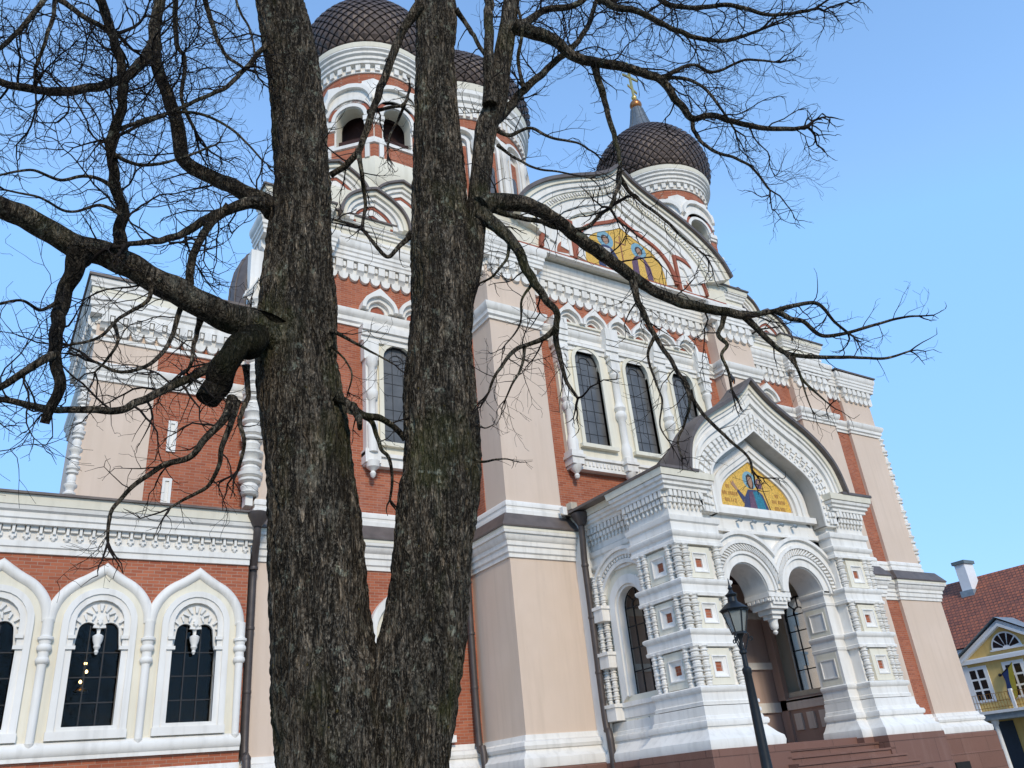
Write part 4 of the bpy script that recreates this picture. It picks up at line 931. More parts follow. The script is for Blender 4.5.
m.plate(mp, [(x-.15, z+1.10), (x-.13, z+.94), (x-.06, z+.82), (x+.02, z+.94), (x+.04, z+1.10), (x+.02, z+1.20), (x-.12, z+1.20)], -.01, .016, 'mos_skin')
m.plate(mp, [(x+.24, z+.86), (x+.2, z+1.06), (x+.27, z+1.18), (x+.42, z+1.16), (x+.47, z+1.0), (x+.40, z+.84)], -.01, .010, 'mos_purple'); m.plate(mp, arc(x+.34, z+1.05, .08, 0, 330, 10), -.01, .014, 'mos_skin')
m.plate(mp, [(x+.44, z+.9), (x+.47, z+.9), (x+.66, z+.05), (x+.62, z+.05)], -.01, .009, 'mos_hair')
rnd = random.Random(3)
for cx_, w, zz in ((-1.08, .62, .52), (-1.08, .5, .30), (-1.12, .14, .74), (1.02, .52, .42), (1.05, .46, .2), (1.0, .12, .62)):   # worn, illegible lines of lettering
    u = CX+cx_-w/2
    while u < CX+cx_+w/2:
        a = rnd.uniform(.03, .05); h = .12; k = rnd.randrange(4)
        m.ubox(mp, u, u+.014, z+zz, z+zz+h, -.01, .007, 'mos_ink')
        if k != 0: m.ubox(mp, u+a, u+a+.014, z+zz, z+zz+h, -.01, .007, 'mos_ink')
        if k in (1, 2): m.ubox(mp, u+.01, u+a+.01, z+zz+(h*.45 if k == 1 else h-.016), z+zz+(h*.45 if k == 1 else h-.016)+.014, -.01, .0075, 'mos_ink')
        u += a+.045
m.build('porch_mosaic', porch, smooth=False)
m = M()
ring(m, FR(FY), [(x_, z_+.005) for x_, z_ in OU], [(x_+(0 if abs(x_-CX) < .02 else .07 if x_ > CX else -.07), z_+.09) for x_, z_ in OU], -.5, .42, RM)
NB = 8; vs = []                                  # hipped roof running back from the gable, lower and narrower towards the wall
for j in range(NB+1):
    t = j/NB; kx, kz = 1-.50*t, 1-.36*t
    vs += [(CX+(x_-CX)*kx, FY+.3+(20.5-FY-.3)*t, 9.14+(z_-9.14)*kz+.05) for x_, z_ in OU]
m.add(vs, [(j*NN+i, j*NN+i+1, (j+1)*NN+i+1, (j+1)*NN+i) for j in range(NB) for i in range(NN-1)], RM)
for i in (16, 28, 40, 61, 73, 85): m.tube([vs[j*NN+i] for j in range(NB+1)], .022, RM, 5)
for s in (0, 1):
    T = (lambda x: x) if s == 0 else L
    for e, y0 in ((16.5, 15.24), (19.62, 16.2)):
        a, b = sorted((T(15.02 if y0 < 16 else 16.5), T(e))); m.box(a, b, y0, 20.45, 9.123, 9.20, RM)
m.build('porch_roof', porch)

# ------------------------------------------------------------------ yellow house across the square
HX = 48.0; hs = empty('yellow_house', (HX+4, 23, 0), 'yellow house with a red tiled roof, white chimney and pedimented front right of the cathedral', 'house')
m = M(); mp = LF(HX)
m.box(HX, HX+10, 12, 34, 0, 6.4, 'yellow_plaster')
m.plate(LF(HX-.75), [(21.6, 5.75), (27.3, 5.75), (24.5, 7.4)], -1, .0, 'yellow_plaster'); m.box(HX-.75, HX, 21.7, 27.25, 3.06, 5.75, 'yellow_plaster'); m.build('wall', hs)
m = M(); m.add([(HX-.5, 11.7, 6.5), (HX+5, 11.7, 11.0), (HX+10.5, 11.7, 6.5), (HX-.5, 34.3, 6.5), (HX+5, 34.3, 11.0), (HX+10.5, 34.3, 6.5)], [(0, 1, 4, 3), (1, 2, 5, 4), (0, 2, 1), (3, 4, 5), (0, 3, 5, 2)], 'clay_tile')
rf = m.build('roof', hs, smooth=False)
m = M(); cy_ = 27.95; m.box(HX+3.6, HX+4.6, cy_-.32, cy_+.32, 9.3, 11.72, 'house_white'); m.box(HX+3.5, HX+4.7, cy_-.42, cy_+.42, 11.72, 11.92, 'slate_cap'); m.box(HX+3.45, HX+4.6, cy_-.42, cy_+.42, 9.2, 10.1, 'zinc'); m.build('chimney', rf)
m = M(); mq = LF(HX-.75)
PD = [(21.35, 5.72), (24.5, 7.52), (27.6, 5.72)]
m.sweep(mq, list(reversed(PD)), [(-.02, -.1), (.28, -.1), (.28, .28), (.16, .28), (.10, .16), (-.02, .12)], 'house_white', sg=-1)
m.ubox(mq, 21.3, 27.6, 5.55, 5.74, -.1, .22, 'house_white'); m.ubox(mq, 21.5, 27.4, 5.74, 5.80, -.1, .1, 'house_white')
m.ubox(mp, 12, 34, 6.05, 6.45, 0, .35, 'house_white'); m.ubox(mp, 27.3, 27.7, 0, 6.2, 0, .22, 'house_white')
for x in (21.45, 27.0): m.ubox(mq, x, x+.3, 3.06, 5.5, 0, .06, 'house_white')
m.build('pediment_trim', hs)
m = M(); m.add([(HX-1.1, 21.2, 5.75), (HX-1.1, 24.5, 7.68), (HX-1.1, 27.75, 5.75), (HX+3.2, 24.5, 7.68), (HX+1.0, 21.2, 5.75), (HX+1.0, 27.75, 5.75)], [(0, 1, 3, 4), (1, 2, 5, 3)], 'zinc'); m.build('pediment_roof', hs, smooth=False)
def hwin(mp, u, v0, v1, w2):
    m = M(); m.ubox(mp, u-w2-.13, u+w2+.13, v0-.1, v1+.14, -.05, .05, 'house_white'); m.ubox(mp, u-w2, u+w2, v0, v1, .0, .055, 'house_white'); o = m.build('window', hs, smooth=False)
    m = M()
    for i in range(2):
        for j in range(3):
            a = u-w2+.06+i*w2; m.ubox(mp, a+.02, a+w2-.1, v0+.06+(v1-v0)/3*j, v0+(v1-v0)/3*(j+1)-.04, .04, .06, 'dark_glass')
    m.build('pane', o, smooth=False)
for u in (26.55, 24.5, 22.45): hwin(mq, u, 3.62, 5.25, .46)
for u in (13.5, 16, 18.5, 30, 32.5): hwin(mp, u, 3.7, 5.3, .46)
for u in (13.5, 16, 18.5, 24.5, 30.5, 32.8): hwin(mp, u, .9, 2.4, .46)
m = M(); m.plate(mq, archpoly(24.5, 6.05, 6.08, .82), 0, .05, 'house_white'); m.ubox(mq, 23.6, 25.4, 5.98, 6.06, 0, .12, 'house_white'); fo = m.build('fan_window', hs, smooth=False)
m = M()
for i in range(5): m.plate(mq, [(24.5+.2*math.cos(R(4+36*i)), 6.09+.12*math.sin(R(4+36*i)))]+arc(24.5, 6.1, .72, 5+35*i, 33+35*i, 5)+[(24.5+.2*math.cos(R(32+36*i)), 6.09+.12*math.sin(R(32+36*i)))], .04, .06, 'dark_glass')
m.build('pane', fo, smooth=False)
m = M(); m.box(HX-1.9, HX, 21.4, 27.5, 2.62, 3.0, 'zinc'); m.box(HX-2.0, HX, 21.3, 27.6, 2.92, 3.06, 'house_white'); bal = m.build('balcony', hs)
m = M(); y = 21.5
while y < 27.5: m.tube([(HX-1.9, y, 3.06), (HX-1.9, y, 3.85)], .014, 'gold', 4); y += .16
for z in (3.2, 3.5, 3.88): m.tube([(HX-1.9, 21.4, z), (HX-1.9, 27.5, z)], .018, 'gold', 4)
for y in (21.5, 24.5, 27.4): m.box(HX-1.97, HX-1.82, y-.08, y+.08, 3.06, 4.0, 'house_white')
m.build('balcony_railing', bal)
for y in (26.0, 22.9):
    m = M(); m.lathe(HX-1.6, y, [(.2, 0), (.2, .15), (.15, .2), (.12, 2.35), (.18, 2.45), (.2, 2.62)], 'house_white', 14); m.build('column', hs)
m = M(); m.ubox(mp, 25.9, 27.3, 0, 2.55, 0, .03, 'house_dark'); m.build('door', hs)
fl = empty('flag', (HX-.25, 25.35, 5.0), 'blue and yellow flag hanging from a slanted staff on the yellow house', 'flag')
fx_ = HX-.75
m = M(); m.tube([(fx_, 25.35, 4.75), (fx_-.55, 24.25, 5.25)], .025, 'iron', 6); m.lathe(fx_-.05, 25.35, [(.06, 4.7), (.1, 4.78), (.05, 4.86)], 'iron', 8); m.build('staff', fl)
for j, (mt, nm) in enumerate((('flag_blue', 'blue_stripe'), ('flag_yellow', 'yellow_stripe'))):
    m = M(); n = 14; vs = []
    for i in range(n+1):
        t = i/n
        for q in range(2):
            s_ = j*.5+q*.5; u = .15+.85*s_
            vs.append((fx_-.55*u+.06*math.sin(t*9+s_*5), 25.35-1.1*u*(1-.25*t)+.04*math.cos(t*8+s_*4), 4.75+.5*u-1.5*t-.15*s_*t))
    m.add(vs, [(2*i, 2*i+1, 2*i+3, 2*i+2) for i in range(n)], mt); m.add([(x+.012, y, z) for x, y, z in vs], [(2*i, 2*i+1, 2*i+3, 2*i+2) for i in range(n)], mt); m.build(nm, fl)

# ------------------------------------------------------------------ street lamp
LX, LY = 12.08, 11.0
lamp = empty('street_lamp', (LX, LY, 0), 'black old-fashioned street lamp with a tapered glass lantern in front of the porch steps', 'street lamp')
m = M(); m.lathe(LX, LY, [(.20, 0), (.20, .25), (.15, .3), (.13, .9), (.15, .95), (.115, 1.0), (.092, 1.7), (.085, 2.4), (.072, 3.1), (.085, 3.13), (.085, 3.2), (.05, 3.24), (.045, 3.45), (.07, 3.48), (.07, 3.52), (.035, 3.56), (.03, 3.72), (.06, 3.78), (.10, 3.82)], 'iron', 16)
m.lathe(LX+.09, LY-.03, [(.03, 2.62), (.035, 2.65), (.03, 2.68)], 'house_white', 6); m.lathe(LX+.09, LY-.03, [(.03, 2.48), (.035, 2.51), (.03, 2.54)], 'house_white', 6); m.build('pole', lamp)
for a in (0, 120, 240):
    m = M(); c, s = math.cos(R(a+200)), math.sin(R(a+200))
    P = curve([(.035, 3.5), (.07, 3.56), (.13, 3.70), (.16, 3.80), (.12, 3.84)], 5)+[(.16+.03*math.cos(R(t)), 3.66+.03*math.sin(R(t))) for t in ()]
    m.tube([(LX+c*q, LY+s*q, z) for q, z in P], .013, 'iron', 6)
    m.tube([(LX+c*(.19-.032*math.cos(R(t))*(1-t/900)), LY+s*(.19-.032*math.cos(R(t))), 3.72+.032*math.sin(R(t))) for t in range(0, 400, 30)], .011, 'iron', 6); m.build('scroll_bracket', lamp)
m = M(); n = 6; ph = R(15); rb, rt, zb, zt = .125, .235, 3.84, 4.24
m.lathe(LX, LY, [(rb-.015, zb), (rt-.015, zt)], 'lamp_glass', n, ph); m.build('lantern_glass', lamp, smooth=False)
m = M()
for i in range(n):
    a = ph+2*math.pi*i/n; m.tube([(LX+rb*math.cos(a), LY+rb*math.sin(a), zb), (LX+rt*math.cos(a), LY+rt*math.sin(a), zt)], .013, 'iron', 5)
m.lathe(LX, LY, [(rb-.05, zb-.03), (rb+.015, zb-.02), (rb+.015, zb+.02), (rb-.02, zb+.02)], 'iron', n, ph); m.lathe(LX, LY, [(rt-.03, zt-.015), (rt+.02, zt-.01), (rt+.02, zt+.02), (rt-.03, zt+.02)], 'iron', n, ph)
m.build('lantern_frame', lamp)
m = M(); m.lathe(LX, LY, [(rt+.045, zt+.015), (rt+.05, zt+.03), (.16, zt+.13), (.09, zt+.18), (.085, zt+.26), (.11, zt+.29), (.12, zt+.31), (.05, zt+.36), (.03, zt+.40), (.045, zt+.43), (.03, zt+.46), (.015, zt+.5), (.008, zt+.62)], 'iron', 12, ph); m.build('lantern_roof', lamp)
m = M(); m.lathe(LX, LY, [(.03, 3.86), (.04, 3.95), (.045, 4.05), (.03, 4.12)], 'house_white', 10); m.build('lamp_bulb', lamp)

# ------------------------------------------------------------------ pigeon on the porch roof
px_, py_, pz_ = 19.28, 15.62, 12.60
pg = empty('pigeon', (px_, py_, pz_), 'dark grey pigeon perched on the point of the porch gable roof', 'pigeon')
m = M()
B = [(-.20, .02, .012), (-.14, .04, .03), (-.07, .075, .058), (0, .11, .075), (.06, .145, .068), (.095, .185, .044), (.115, .225, .036), (.135, .245, .033), (.155, .243, .02), (.175, .236, .006)]
pts = [(px_-q*.8, py_-q*.45, pz_+.04+h) for q, h, r in B]; m.tube(pts, [r for q, h, r in B], 'pigeon_grey', 12)
m.build('body', pg)
m = M()
for s in (-1, 1): m.tube([(px_+.02*s, py_+.03*s, pz_-.02), (px_+.015*s, py_+.03*s, pz_+.10)], .008, 'copper_ball', 5)
m.build('leg', pg)

# ------------------------------------------------------------------ the bare lime tree
def pix(x, y, h):
    d = CF+CR*((x-512)/FPX)-CU*((y-384)/FPX); return CP+d*(h/math.hypot(d.x, d.y))
def pxm(P): return (P-CP).dot(CF)/FPX             # metres per pixel at P
tree = empty('tree', pix(370, 765, 4.9)*1.0, 'bare tree with two mossy dark trunks and spreading leafless branches in front of the cathedral', 'tree')
tree.location.z = 0; bpy.context.view_layer.update()
trk = M()
def stem(rows, h, nseg=110, amp=1.0, step=.018, seed=0, flare=None):
    pts = []
    for y, a, b in rows:
        P = pix((a+b)/2, y, h); r = (b-a)/2*pxm(P); pts.append((P.x, P.y, P.z, r))
    if flare: pts = flare(pts)+pts
    cv = curve(pts, 10); out = [cv[0]]; acc = 0
    L = [0]
    for a, b in zip(cv, cv[1:]): L.append(L[-1]+(Vector(b[:3])-Vector(a[:3])).length)
    n = int(L[-1]/step); res = []; j = 0
    for i in range(n+1):
        t = L[-1]*i/n
        while j < len(L)-2 and L[j+1] < t: j += 1
        q = (t-L[j])/max(L[j+1]-L[j], 1e-9); res.append(tuple(a+(b-a)*q for a, b in zip(cv[j], cv[j+1])))
    vs = []; k = len(res)
    for i, (x, y, z, r) in enumerate(res):
        d = (Vector(res[min(i+4, k-1)][:3])-Vector(res[max(i-4, 0)][:3])).normalized(); X = Vector((1, 0, 0)); X = (X-d*X.dot(d)).normalized(); Y = d.cross(X)
        for t in range(nseg):
            a = 2*math.pi*t/nseg; dirv = X*math.cos(a)+Y*math.sin(a); p = Vector((x, y, z))+dirv*r
            big = noise.noise(Vector((dirv.x*1.6+seed, dirv.y*1.6, z*1.1)))*.045*r*2
            lump = noise.noise(Vector((p.x*4+seed, p.y*4, p.z*2.2)))*.018
            f = noise.noise(Vector((dirv.x*r*30+seed+lump*30, dirv.y*r*30, z*4.5))); f2 = noise.noise(Vector((dirv.x*r*64+9, dirv.y*r*64+lump*60, z*11)))
            rid = (1-abs(f)*2.6)*.017+(1-abs(f2)*2.2)*.007
            vs.append(p+dirv*(big+lump+rid*amp*min(1, r/.2)-.008))
    fs = []
    for i in range(k-1):
        for t in range(nseg): fs.append((i*nseg+t, i*nseg+(t+1) % nseg, (i+1)*nseg+(t+1) % nseg, (i+1)*nseg+t))
    fs.append(tuple(range((k-1)*nseg, k*nseg)))
    trk.add(vs, fs, 'bark')
    return res
def flareL(p): 
    x, y, z, r = p[0]; return [(x+.10, y, -.15, r*1.75), (x+.08, y, .12, r*1.45), (x+.05, y, .5, r*1.2), (x+.02, y, 1.2, r*1.06)]
def flareR(p):
    x, y, z, r = p[0]; return [(x-.14, y, -.15, r*1.7), (x-.12, y, .12, r*1.4), (x-.08, y, .5, r*1.2), (x-.03, y, 1.2, r*1.05)]
LS = [(768,279,400),(700,276,388),(650,273,372),(600,271,364),(550,270,361),(500,268.5,354),(450,266,349),(400,261,341),(350,258,336),(300,262,333),(240,270,330),(170,275,328),(120,274,324),(75,270,319),(0,258,303),(-80,250,292),(-200,240,276)]
RS = [(768,360,449),(700,366,458),(640,382,462),(600,389,464),(540,394,470),(500,398,476),(450,404,478),(400,405,474),(350,409,472),(300,411,474),(250,411,472),(200,413,466),(150,414,461),(100,415,455),(50,418,455),(0,417.5,456),(-80,420,454),(-200,424,452)]
S2 = [(330,440,468),(300,446,474),(270,453,481),(230,462,487),(200,467,488.5),(170,470,492),(128,475,498),(100,485,508),(50,495,514),(0,503,519),(-80,512,526)]
stem(LS, 5.0, seed=1, flare=flareL); stem(RS, 4.95, seed=5, flare=flareR); stem(S2, 4.95, 48, .6, .03, 9)
trunk = trk.build('trunk', tree, fix=False, angle=80)

rt = random.Random(11)
NTW = [0]
def twig(m, p, d, ln, r, depth, droop=0.0):
    n = max(3, int(ln/.048)); pts = [p.copy()]; q = p.copy(); d = d.normalized(); kids = []
    bend = Vector((rt.gauss(0, 1), rt.gauss(0, 1), rt.gauss(0, 1)))*.07
    for i in range(n):
        d = d+bend+Vector((rt.gauss(0, 1), rt.gauss(0, 1), rt.gauss(0, 1)))*(.30 if depth else .24)+Vector((0, 0, droop*.02+(.045 if depth > 1 else 0)))
        d -= CF*(d.dot(CF)*.12); d.normalize(); q = q+d*(ln/n); pts.append(q.copy())
        if depth < 3 and i >= (1 if depth else 0) and rt.random() < (.70, .62, .40)[depth]: kids.append((q.copy(), d.copy(), 1-i/n))
    rr = [max(r*(1-.72*i/n), .0011) for i in range(n+1)]
    m.tube(pts, rr, 'twig', 5 if depth == 0 else 3, cap=False); NTW[0] += 1
    for (kp, kd, f) in kids:
        ax = kd.orthogonal().normalized(); ax.rotate(Matrix.Rotation(rt.uniform(0, 6.283), 3, kd)); nd_ = kd*math.cos(.85)+ax*math.sin(rt.uniform(.6, 1.1))
        nd_ -= CF*(nd_.dot(CF)*.5)
        kl = ln*(.28+.38*f)*rt.uniform(.6, 1.1)
        if kl > .045: twig(m, kp, nd_, kl, max(r*.52, .0013), depth+1, droop)
def limb(pts, h0, h1, w0, w1, dens=1.0, tl=(.35, .9), mat='bark', droop=0, nseg=10, tip=True, rough=1.0, endtw=3):
    """a branch traced through picture points, at horizontal distances h0..h1 from the camera, thickness given in picture pixels"""
    cv = curve([(x, y) for x, y in pts], 8); L = [0]
    for a, b in zip(cv, cv[1:]): L.append(L[-1]+math.hypot(b[0]-a[0], b[1]-a[1]))
    P = []; rad = []
    wv = rt.uniform(0, 9)
    for (x, y), l in zip(cv, L):
        t = l/L[-1]; h = h0+(h1-h0)*t+.10*math.sin(t*5+wv)*min(1, t*4); p = pix(x, y, h); P.append(p)
        w = (w0+(w1-w0)*t)*(1+.45*math.exp(-t*14)); rad.append(max(w/2*pxm(p)*(1+.10*rough*noise.noise(p*6)), .002))
    Q = [p+Vector((noise.noise(p*9), noise.noise(p*9+Vector((7, 0, 0))), noise.noise(p*9+Vector((0, 5, 0)))))*min(.012, rad[i]*.5)*rough for i, p in enumerate(P)]
    m = M(); m.tube(Q, rad, mat, nseg)
    tot = sum((b-a).length for a, b in zip(P, P[1:])); acc = 0; nxt = rt.uniform(.05, .25) if dens > 0 else 1e9
    for i in range(1, len(P)):
        acc += (P[i]-P[i-1]).length
        while acc > nxt:
            nxt += rt.uniform(.085, .26)/max(dens, .01)
            d = (P[i]-P[i-1]).normalized(); ax = d.orthogonal().normalized(); ax.rotate(Matrix.Rotation(rt.uniform(0, 6.283), 3, d))
            nd_ = d*math.cos(.9)+ax*math.sin(.9); nd_ -= CF*(nd_.dot(CF)*.55)
            twig(m, P[i], nd_, rt.uniform(*tl), min(max(rad[i]*.34, .0024), .008), 0 if rt.random() < .75 else 1, droop)
    if tip:
        for k in range(endtw):
            d = (P[-1]-P[-3]).normalized(); twig(m, P[-1], d+Vector((rt.gauss(0, .25), rt.gauss(0, .25), rt.gauss(0, .25))), rt.uniform(*tl)*.8, max(rad[-1]*.9, .003), 0, droop)
    return m.build('branch', tree, fix=False, angle=80)
# left side
limb([(285,345),(258,327),(223,316),(187.5,297),(146.5,275),(111,257),(73,244),(35,223),(0,208),(-60,185)], 4.9, 4.3, 31, 20, .35, (.2, .6), nseg=20, tip=False)
limb([(268,322),(250,342),(234,354),(219,378),(209,400)], 4.85, 4.6, 30, 24, 0, nseg=18, tip=False, mat='dead_silhouette_bark', rough=2.2)
limb([(79,252),(76,264),(67,285),(60,311),(56,345),(57,366),(61,387),(53,408),(46,424)], 4.5, 4.3, 17, 9, .55, (.2, .6), nseg=12, tip=False, mat='dead_silhouette_bark', rough=1.6)  # hanging limb: its dark silhouette against the sky is put into the bark colour
limb([(119,264),(120,240),(121,223),(123,211),(116,187.5),(111,158),(113,132),(123,102.5),(119,58.6),(108,23),(98,-10),(90,-60)], 4.6, 4.4, 11, 8, 1.2, (.3, .9), mat='dead_silhouette_bark', rough=1.5)  # upright limb: silhouette darkness painted into the bark, not dead wood
limb([(275,212),(264,202),(228.5,184.6),(187.5,164),(180,140.6),(173,111),(158,67),(154,38),(160,0),(166,-50)], 5.0, 4.7, 17, 9, 1.2, (.3, .9))
limb([(154,46),(149,54),(123,79),(90,88),(58,92),(25,88),(0,82),(-40,74)], 4.75, 4.3, 10, 7, 1.5, (.3, .9))
limb([(276,33),(270,40),(249,64),(228,86),(211,94),(176,110),(141,124.5),(120,135)], 4.9, 4.6, 5, 3, 1.4, (.25, .7))
limb([(268,205),(249,203),(225,211),(211,217.6),(185,231),(164,239.5),(129,244)], 4.95, 4.6, 12, 5, 1.4, (.25, .7))
limb([(230,207),(217,217.6),(204,232),(196,247),(191,262),(190,285)], 4.85, 4.75, 8, 8, .7, (.2, .5), tip=False)
limb([(228,352),(205,370),(185,380),(164,390),(140,402),(117,409.5),(58.6,409.5),(0,399),(-40,392)], 4.8, 4.4, 9, 6, 1.5, (.25, .7))
limb([(57,356),(48,358),(17.6,376),(0,387.5),(-30,400)], 4.3, 4.2, 8, 6, 1.2)
limb([(232,398),(224,420),(206,438),(190,456),(160,467),(135,485.5),(122,498),(112,510),(108,525),(108,542)], 4.7, 4.6, 8, 3, 1.3, (.2, .5), droop=-1)
limb([(236,402),(231,425),(222,448),(219,465),(210,484),(197,493),(183,500),(170,508)], 4.7, 4.7, 7, 2.5, 1.3, (.15, .4), droop=-1)
limb([(246,365),(248,395),(240,420),(244,445),(238,470)], 4.8, 4.8, 6, 3, 1.0, (.15, .35))
limb([(113,322),(118,340),(106,360),(95,372)], 4.6, 4.5, 4, 2, 1.2, (.2, .5))
limb([(183,300),(177,320),(168,345),(148,365),(120,372),(95,362)], 4.7, 4.5, 5, 3, 1.4, (.2, .5))
limb([(201,318),(195,340),(192,362),(186,372)], 4.75, 4.75, 6, 3, 1.0, (.15, .35))
limb([(150,280),(148,300),(120,318),(98,338),(70,345)], 4.6, 4.4, 4.5, 2.5, 1.5, (.2, .5))
limb([(202,-20),(205,0),(217,38),(226,55),(243,68)], 4.9, 4.9, 6, 3, 1.5, (.2, .6), droop=-.5)
limb([(182,-30),(176,0),(176,40),(185,62),(182,100),(195,130)], 4.8, 4.8, 6, 3, 1.5, (.25, .6))
limb([(58,-30),(55,0),(52,20),(44,45),(35,70)], 4.4, 4.3, 5, 3, 1.6, (.25, .6), droop=-.5)
limb([(60,-20),(44,0),(20,30),(0,48),(-20,60)], 4.4, 4.2, 6, 4, 1.5, (.25, .6))
limb([(50,-10),(61,0),(85,17),(105,29)], 4.4, 4.4, 6, 5, 1.3, (.25, .6))
limb([(240,-40),(236,0),(250,30),(255,55)], 4.9, 4.9, 3, 2, 1.0, (.2, .5))
limb([(112,132),(150,118),(190,112),(230,128),(262,160)], 4.5, 4.7, 4, 2, 1.6, (.25, .6))
limb([(116,188),(90,176),(60,180),(30,170),(-10,178)], 4.45, 4.2, 4, 2, 1.7, (.25, .6))
limb([(122,215),(100,205),(70,212),(40,198),(5,190)], 4.45, 4.2, 3.5, 2, 1.4, (.25, .6))
limb([(60,300),(40,310),(20,300),(-10,306)], 4.4, 4.2, 4, 2, 1.5, (.25, .6))
limb([(115,155),(140,165),(175,160),(215,145)], 4.5, 4.7, 4, 2, 1.4, (.25, .6))
# between the trunks
limb([(420,5),(403,30),(388,67),(373.5,108),(362,143.5),(347,164),(331,175)], 4.8, 5.05, 9, 6, .6, (.2, .5), tip=False)
limb([(358,150),(360,165),(365,199),(364,215),(362,226)], 4.95, 4.95, 5, 3, .9, (.2, .4))
limb([(369,112),(385,108),(403,105),(408,95)], 4.9, 4.95, 4, 3, .5, (.15, .3))
limb([(404,105),(398,120),(389,138),(388,155)], 4.95, 4.95, 3, 2, .8, (.15, .35))
limb([(412,232),(400,245),(388,257),(375,245),(360,228),(335,220)], 4.9, 5.1, 5, 2.5, .9, (.15, .4))
limb([(334,396),(350,405),(363,415.5),(380.5,418),(395.5,428),(405,440)], 4.8, 4.85, 8, 6, .6, (.12, .3), tip=False)
limb([(365,416),(373,423),(380.5,448),(389,458),(392,480),(390,500)], 4.8, 4.85, 5, 2.5, .8, (.12, .3))
limb([(352,408),(358,416),(360,428)], 4.75, 4.7, 10, 5, 0, tip=False)
limb([(330,330),(350,340),(372,352),(395,365)], 4.85, 4.9, 4, 1.5, 1.0, (.15, .4))
limb([(330,345),(345,360),(352,375),(348,392)], 4.8, 4.85, 2.5, 1.5, .8, (.12, .3))
# right side
limb([(480,208),(489,203),(518.6,203),(548,215),(577,237),(606.5,257.6),(636,279.6),(665,297),(694,306),(729,313),(746.5,315.5)], 4.9, 6.0, 16, 9, .75, (.2, .6), nseg=12, tip=False)
limb([(742,315),(762,314),(779,310),(804,303.5),(820,305),(835,322),(848,333)], 5.98, 6.2, 6, 2.5, 1.5, (.15, .35), droop=.5)
limb([(776,311),(790,318),(804,322),(824,336),(854,331),(884,322),(905,317),(919,316)], 6.05, 6.4, 5, 2, 1.6, (.14, .32), droop=.5)
limb([(745,316),(766.5,338.5),(786.5,353.5),(824,357),(854,357),(884,358.5),(910,351)], 6.0, 6.3, 6, 2, 1.4, (.14, .3))
limb([(786,353),(796,366),(803,380),(815,392),(830,405)], 6.1, 6.1, 4, 1.5, .9, (.15, .35), droop=-1)
limb([(793,357),(800,375),(806,395),(812,410)], 6.1, 6.1, 3, 1.2, .8, (.12, .3), droop=-1)
limb([(480,214),(489,221),(513,241.5),(527,271),(540,292),(556,312),(557,325),(556,340),(560,356),(564,372),(568,384),(578,398)], 4.9, 5.0, 13, 3, .8, (.2, .5))
limb([(556,328),(545,338),(530,344),(515,350),(501,367),(493,380),(489,392)], 4.95, 4.8, 6, 2.5, 1.2, (.2, .45), droop=-1)
limb([(525,345),(522,365),(512,385),(505,400)], 4.85, 4.8, 3.5, 1.5, 1.1, (.15, .4), droop=-1)
limb([(510,238),(508,255),(500,268),(490,278),(480,283)], 4.9, 4.8, 4, 2, 1.2, (.2, .45))
limb([(487,206),(500,212),(515,216),(540,222),(560,228),(585,228),(600,215),(612,206)], 4.95, 5.3, 6, 3.5, .8, (.2, .5))
limb([(534,282),(522,300),(520,325),(505,345)], 4.95, 4.9, 3, 1.5, 1.1, (.15, .4))
limb([(633,281),(634,288),(639,303),(653,332),(668,356),(682.7,379),(691,394),(703,414),(724,435),(747,456),(752,470)], 5.55, 5.6, 6, 2.5, .6, (.12, .35))
limb([(655,336),(648,355),(655,380),(662,400),(660,425),(668,440)], 5.6, 5.5, 3, 1.5, .9, (.12, .35))
limb([(685,383),(690,400),(686,420),(678,440),(682,458)], 5.6, 5.55, 4, 2, .8, (.12, .3))
limb([(725,313),(723,324),(718,334),(727,345),(722,355),(728,372),(732,390)], 5.9, 5.8, 5, 2.5, .6, (.12, .3))
limb([(492,125),(494.6,122),(510,106),(524,90),(540,76),(553,63),(577,43),(590,20),(600,-10)], 4.95, 5.6, 9, 4, 1.3, (.3, .8))
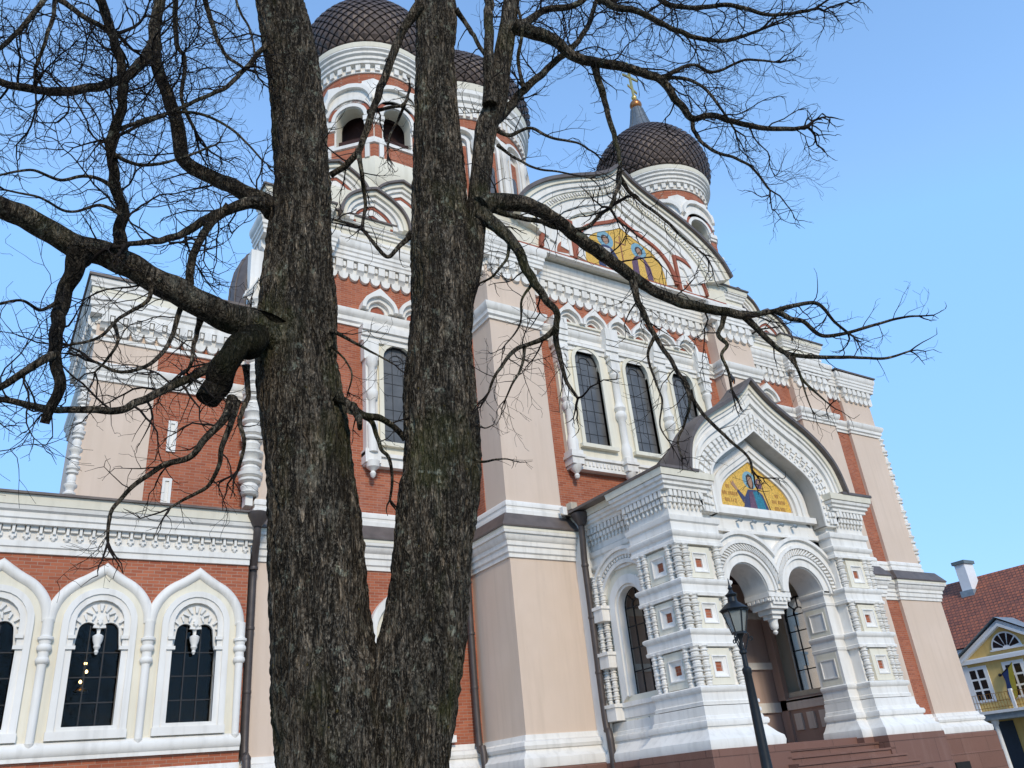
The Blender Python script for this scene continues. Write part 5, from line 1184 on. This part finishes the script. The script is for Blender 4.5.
limb([(512,25),(525,30),(553,40),(577,57.6),(603,63),(625,68),(641,72),(662,81),(679,103),(692,118),(714,116),(744,125),(780,129),(800,128)], 4.9, 6.0, 12, 4, 1.2, (.3, .75), droop=.3)
limb([(594,62),(597,75),(606,107),(612,130),(618,151),(620.6,178),(616,192),(610,208)], 5.2, 5.2, 7, 3.5, .8, (.2, .5))
limb([(621,178),(630,192),(644,204),(665,220),(685,239),(705,255)], 5.2, 5.4, 4, 2, 1.0, (.15, .45))
limb([(692,118),(694,130),(702,142),(715,152),(735,158),(752,168),(770,190)], 5.7, 5.9, 4, 2, 1.5, (.25, .6))
limb([(660,80),(680,78),(700,85),(715,100),(735,130)], 5.5, 5.8, 4, 2, 1.3, (.2, .55))
limb([(663,78),(690,65),(715,72),(745,60),(775,62)], 5.5, 5.9, 4, 2, 1.4, (.25, .6))
limb([(520,28),(545,10),(575,5),(600,-15)], 4.95, 5.3, 8, 5, 1.3, (.3, .8))
limb([(580,-20),(610,5),(640,12),(670,28),(700,38),(730,40),(760,30)], 5.2, 5.8, 8, 3, 1.6, (.3, .8))
limb([(640,-30),(660,0),(690,8),(730,5),(770,15),(810,10)], 5.4, 6.0, 6, 3, 1.5, (.3, .7))
limb([(497,130),(510,135),(530,128),(552,138),(575,142),(590,150)], 4.95, 5.2, 4, 2, 1.2, (.2, .5), droop=-.5)
limb([(497,145),(515,158),(535,168),(560,172),(590,178)], 4.95, 5.2, 3, 1.5, .9, (.15, .4))
limb([(455,10),(470,30),(482,50),(490,65)], 4.9, 4.95, 5, 4, .4, (.2, .4), tip=False)
limb([(490,105),(488,70),(489,40),(489,0),(490,-40)], 4.85, 4.85, 11, 9, .5, (.2, .5))
limb([(524,88),(518,60),(522,30),(516,0)], 4.95, 5.0, 4, 3, .6, (.2, .5))
limb([(472,458),(482,462),(492,460),(505,459),(514,461)], 4.85, 4.8, 3, 1.2, 1.6, (.08, .18))
limb([(476,425),(486,428),(494,424)], 4.85, 4.8, 2, 1, 1, (.06, .15))
print('twigs', NTW[0])
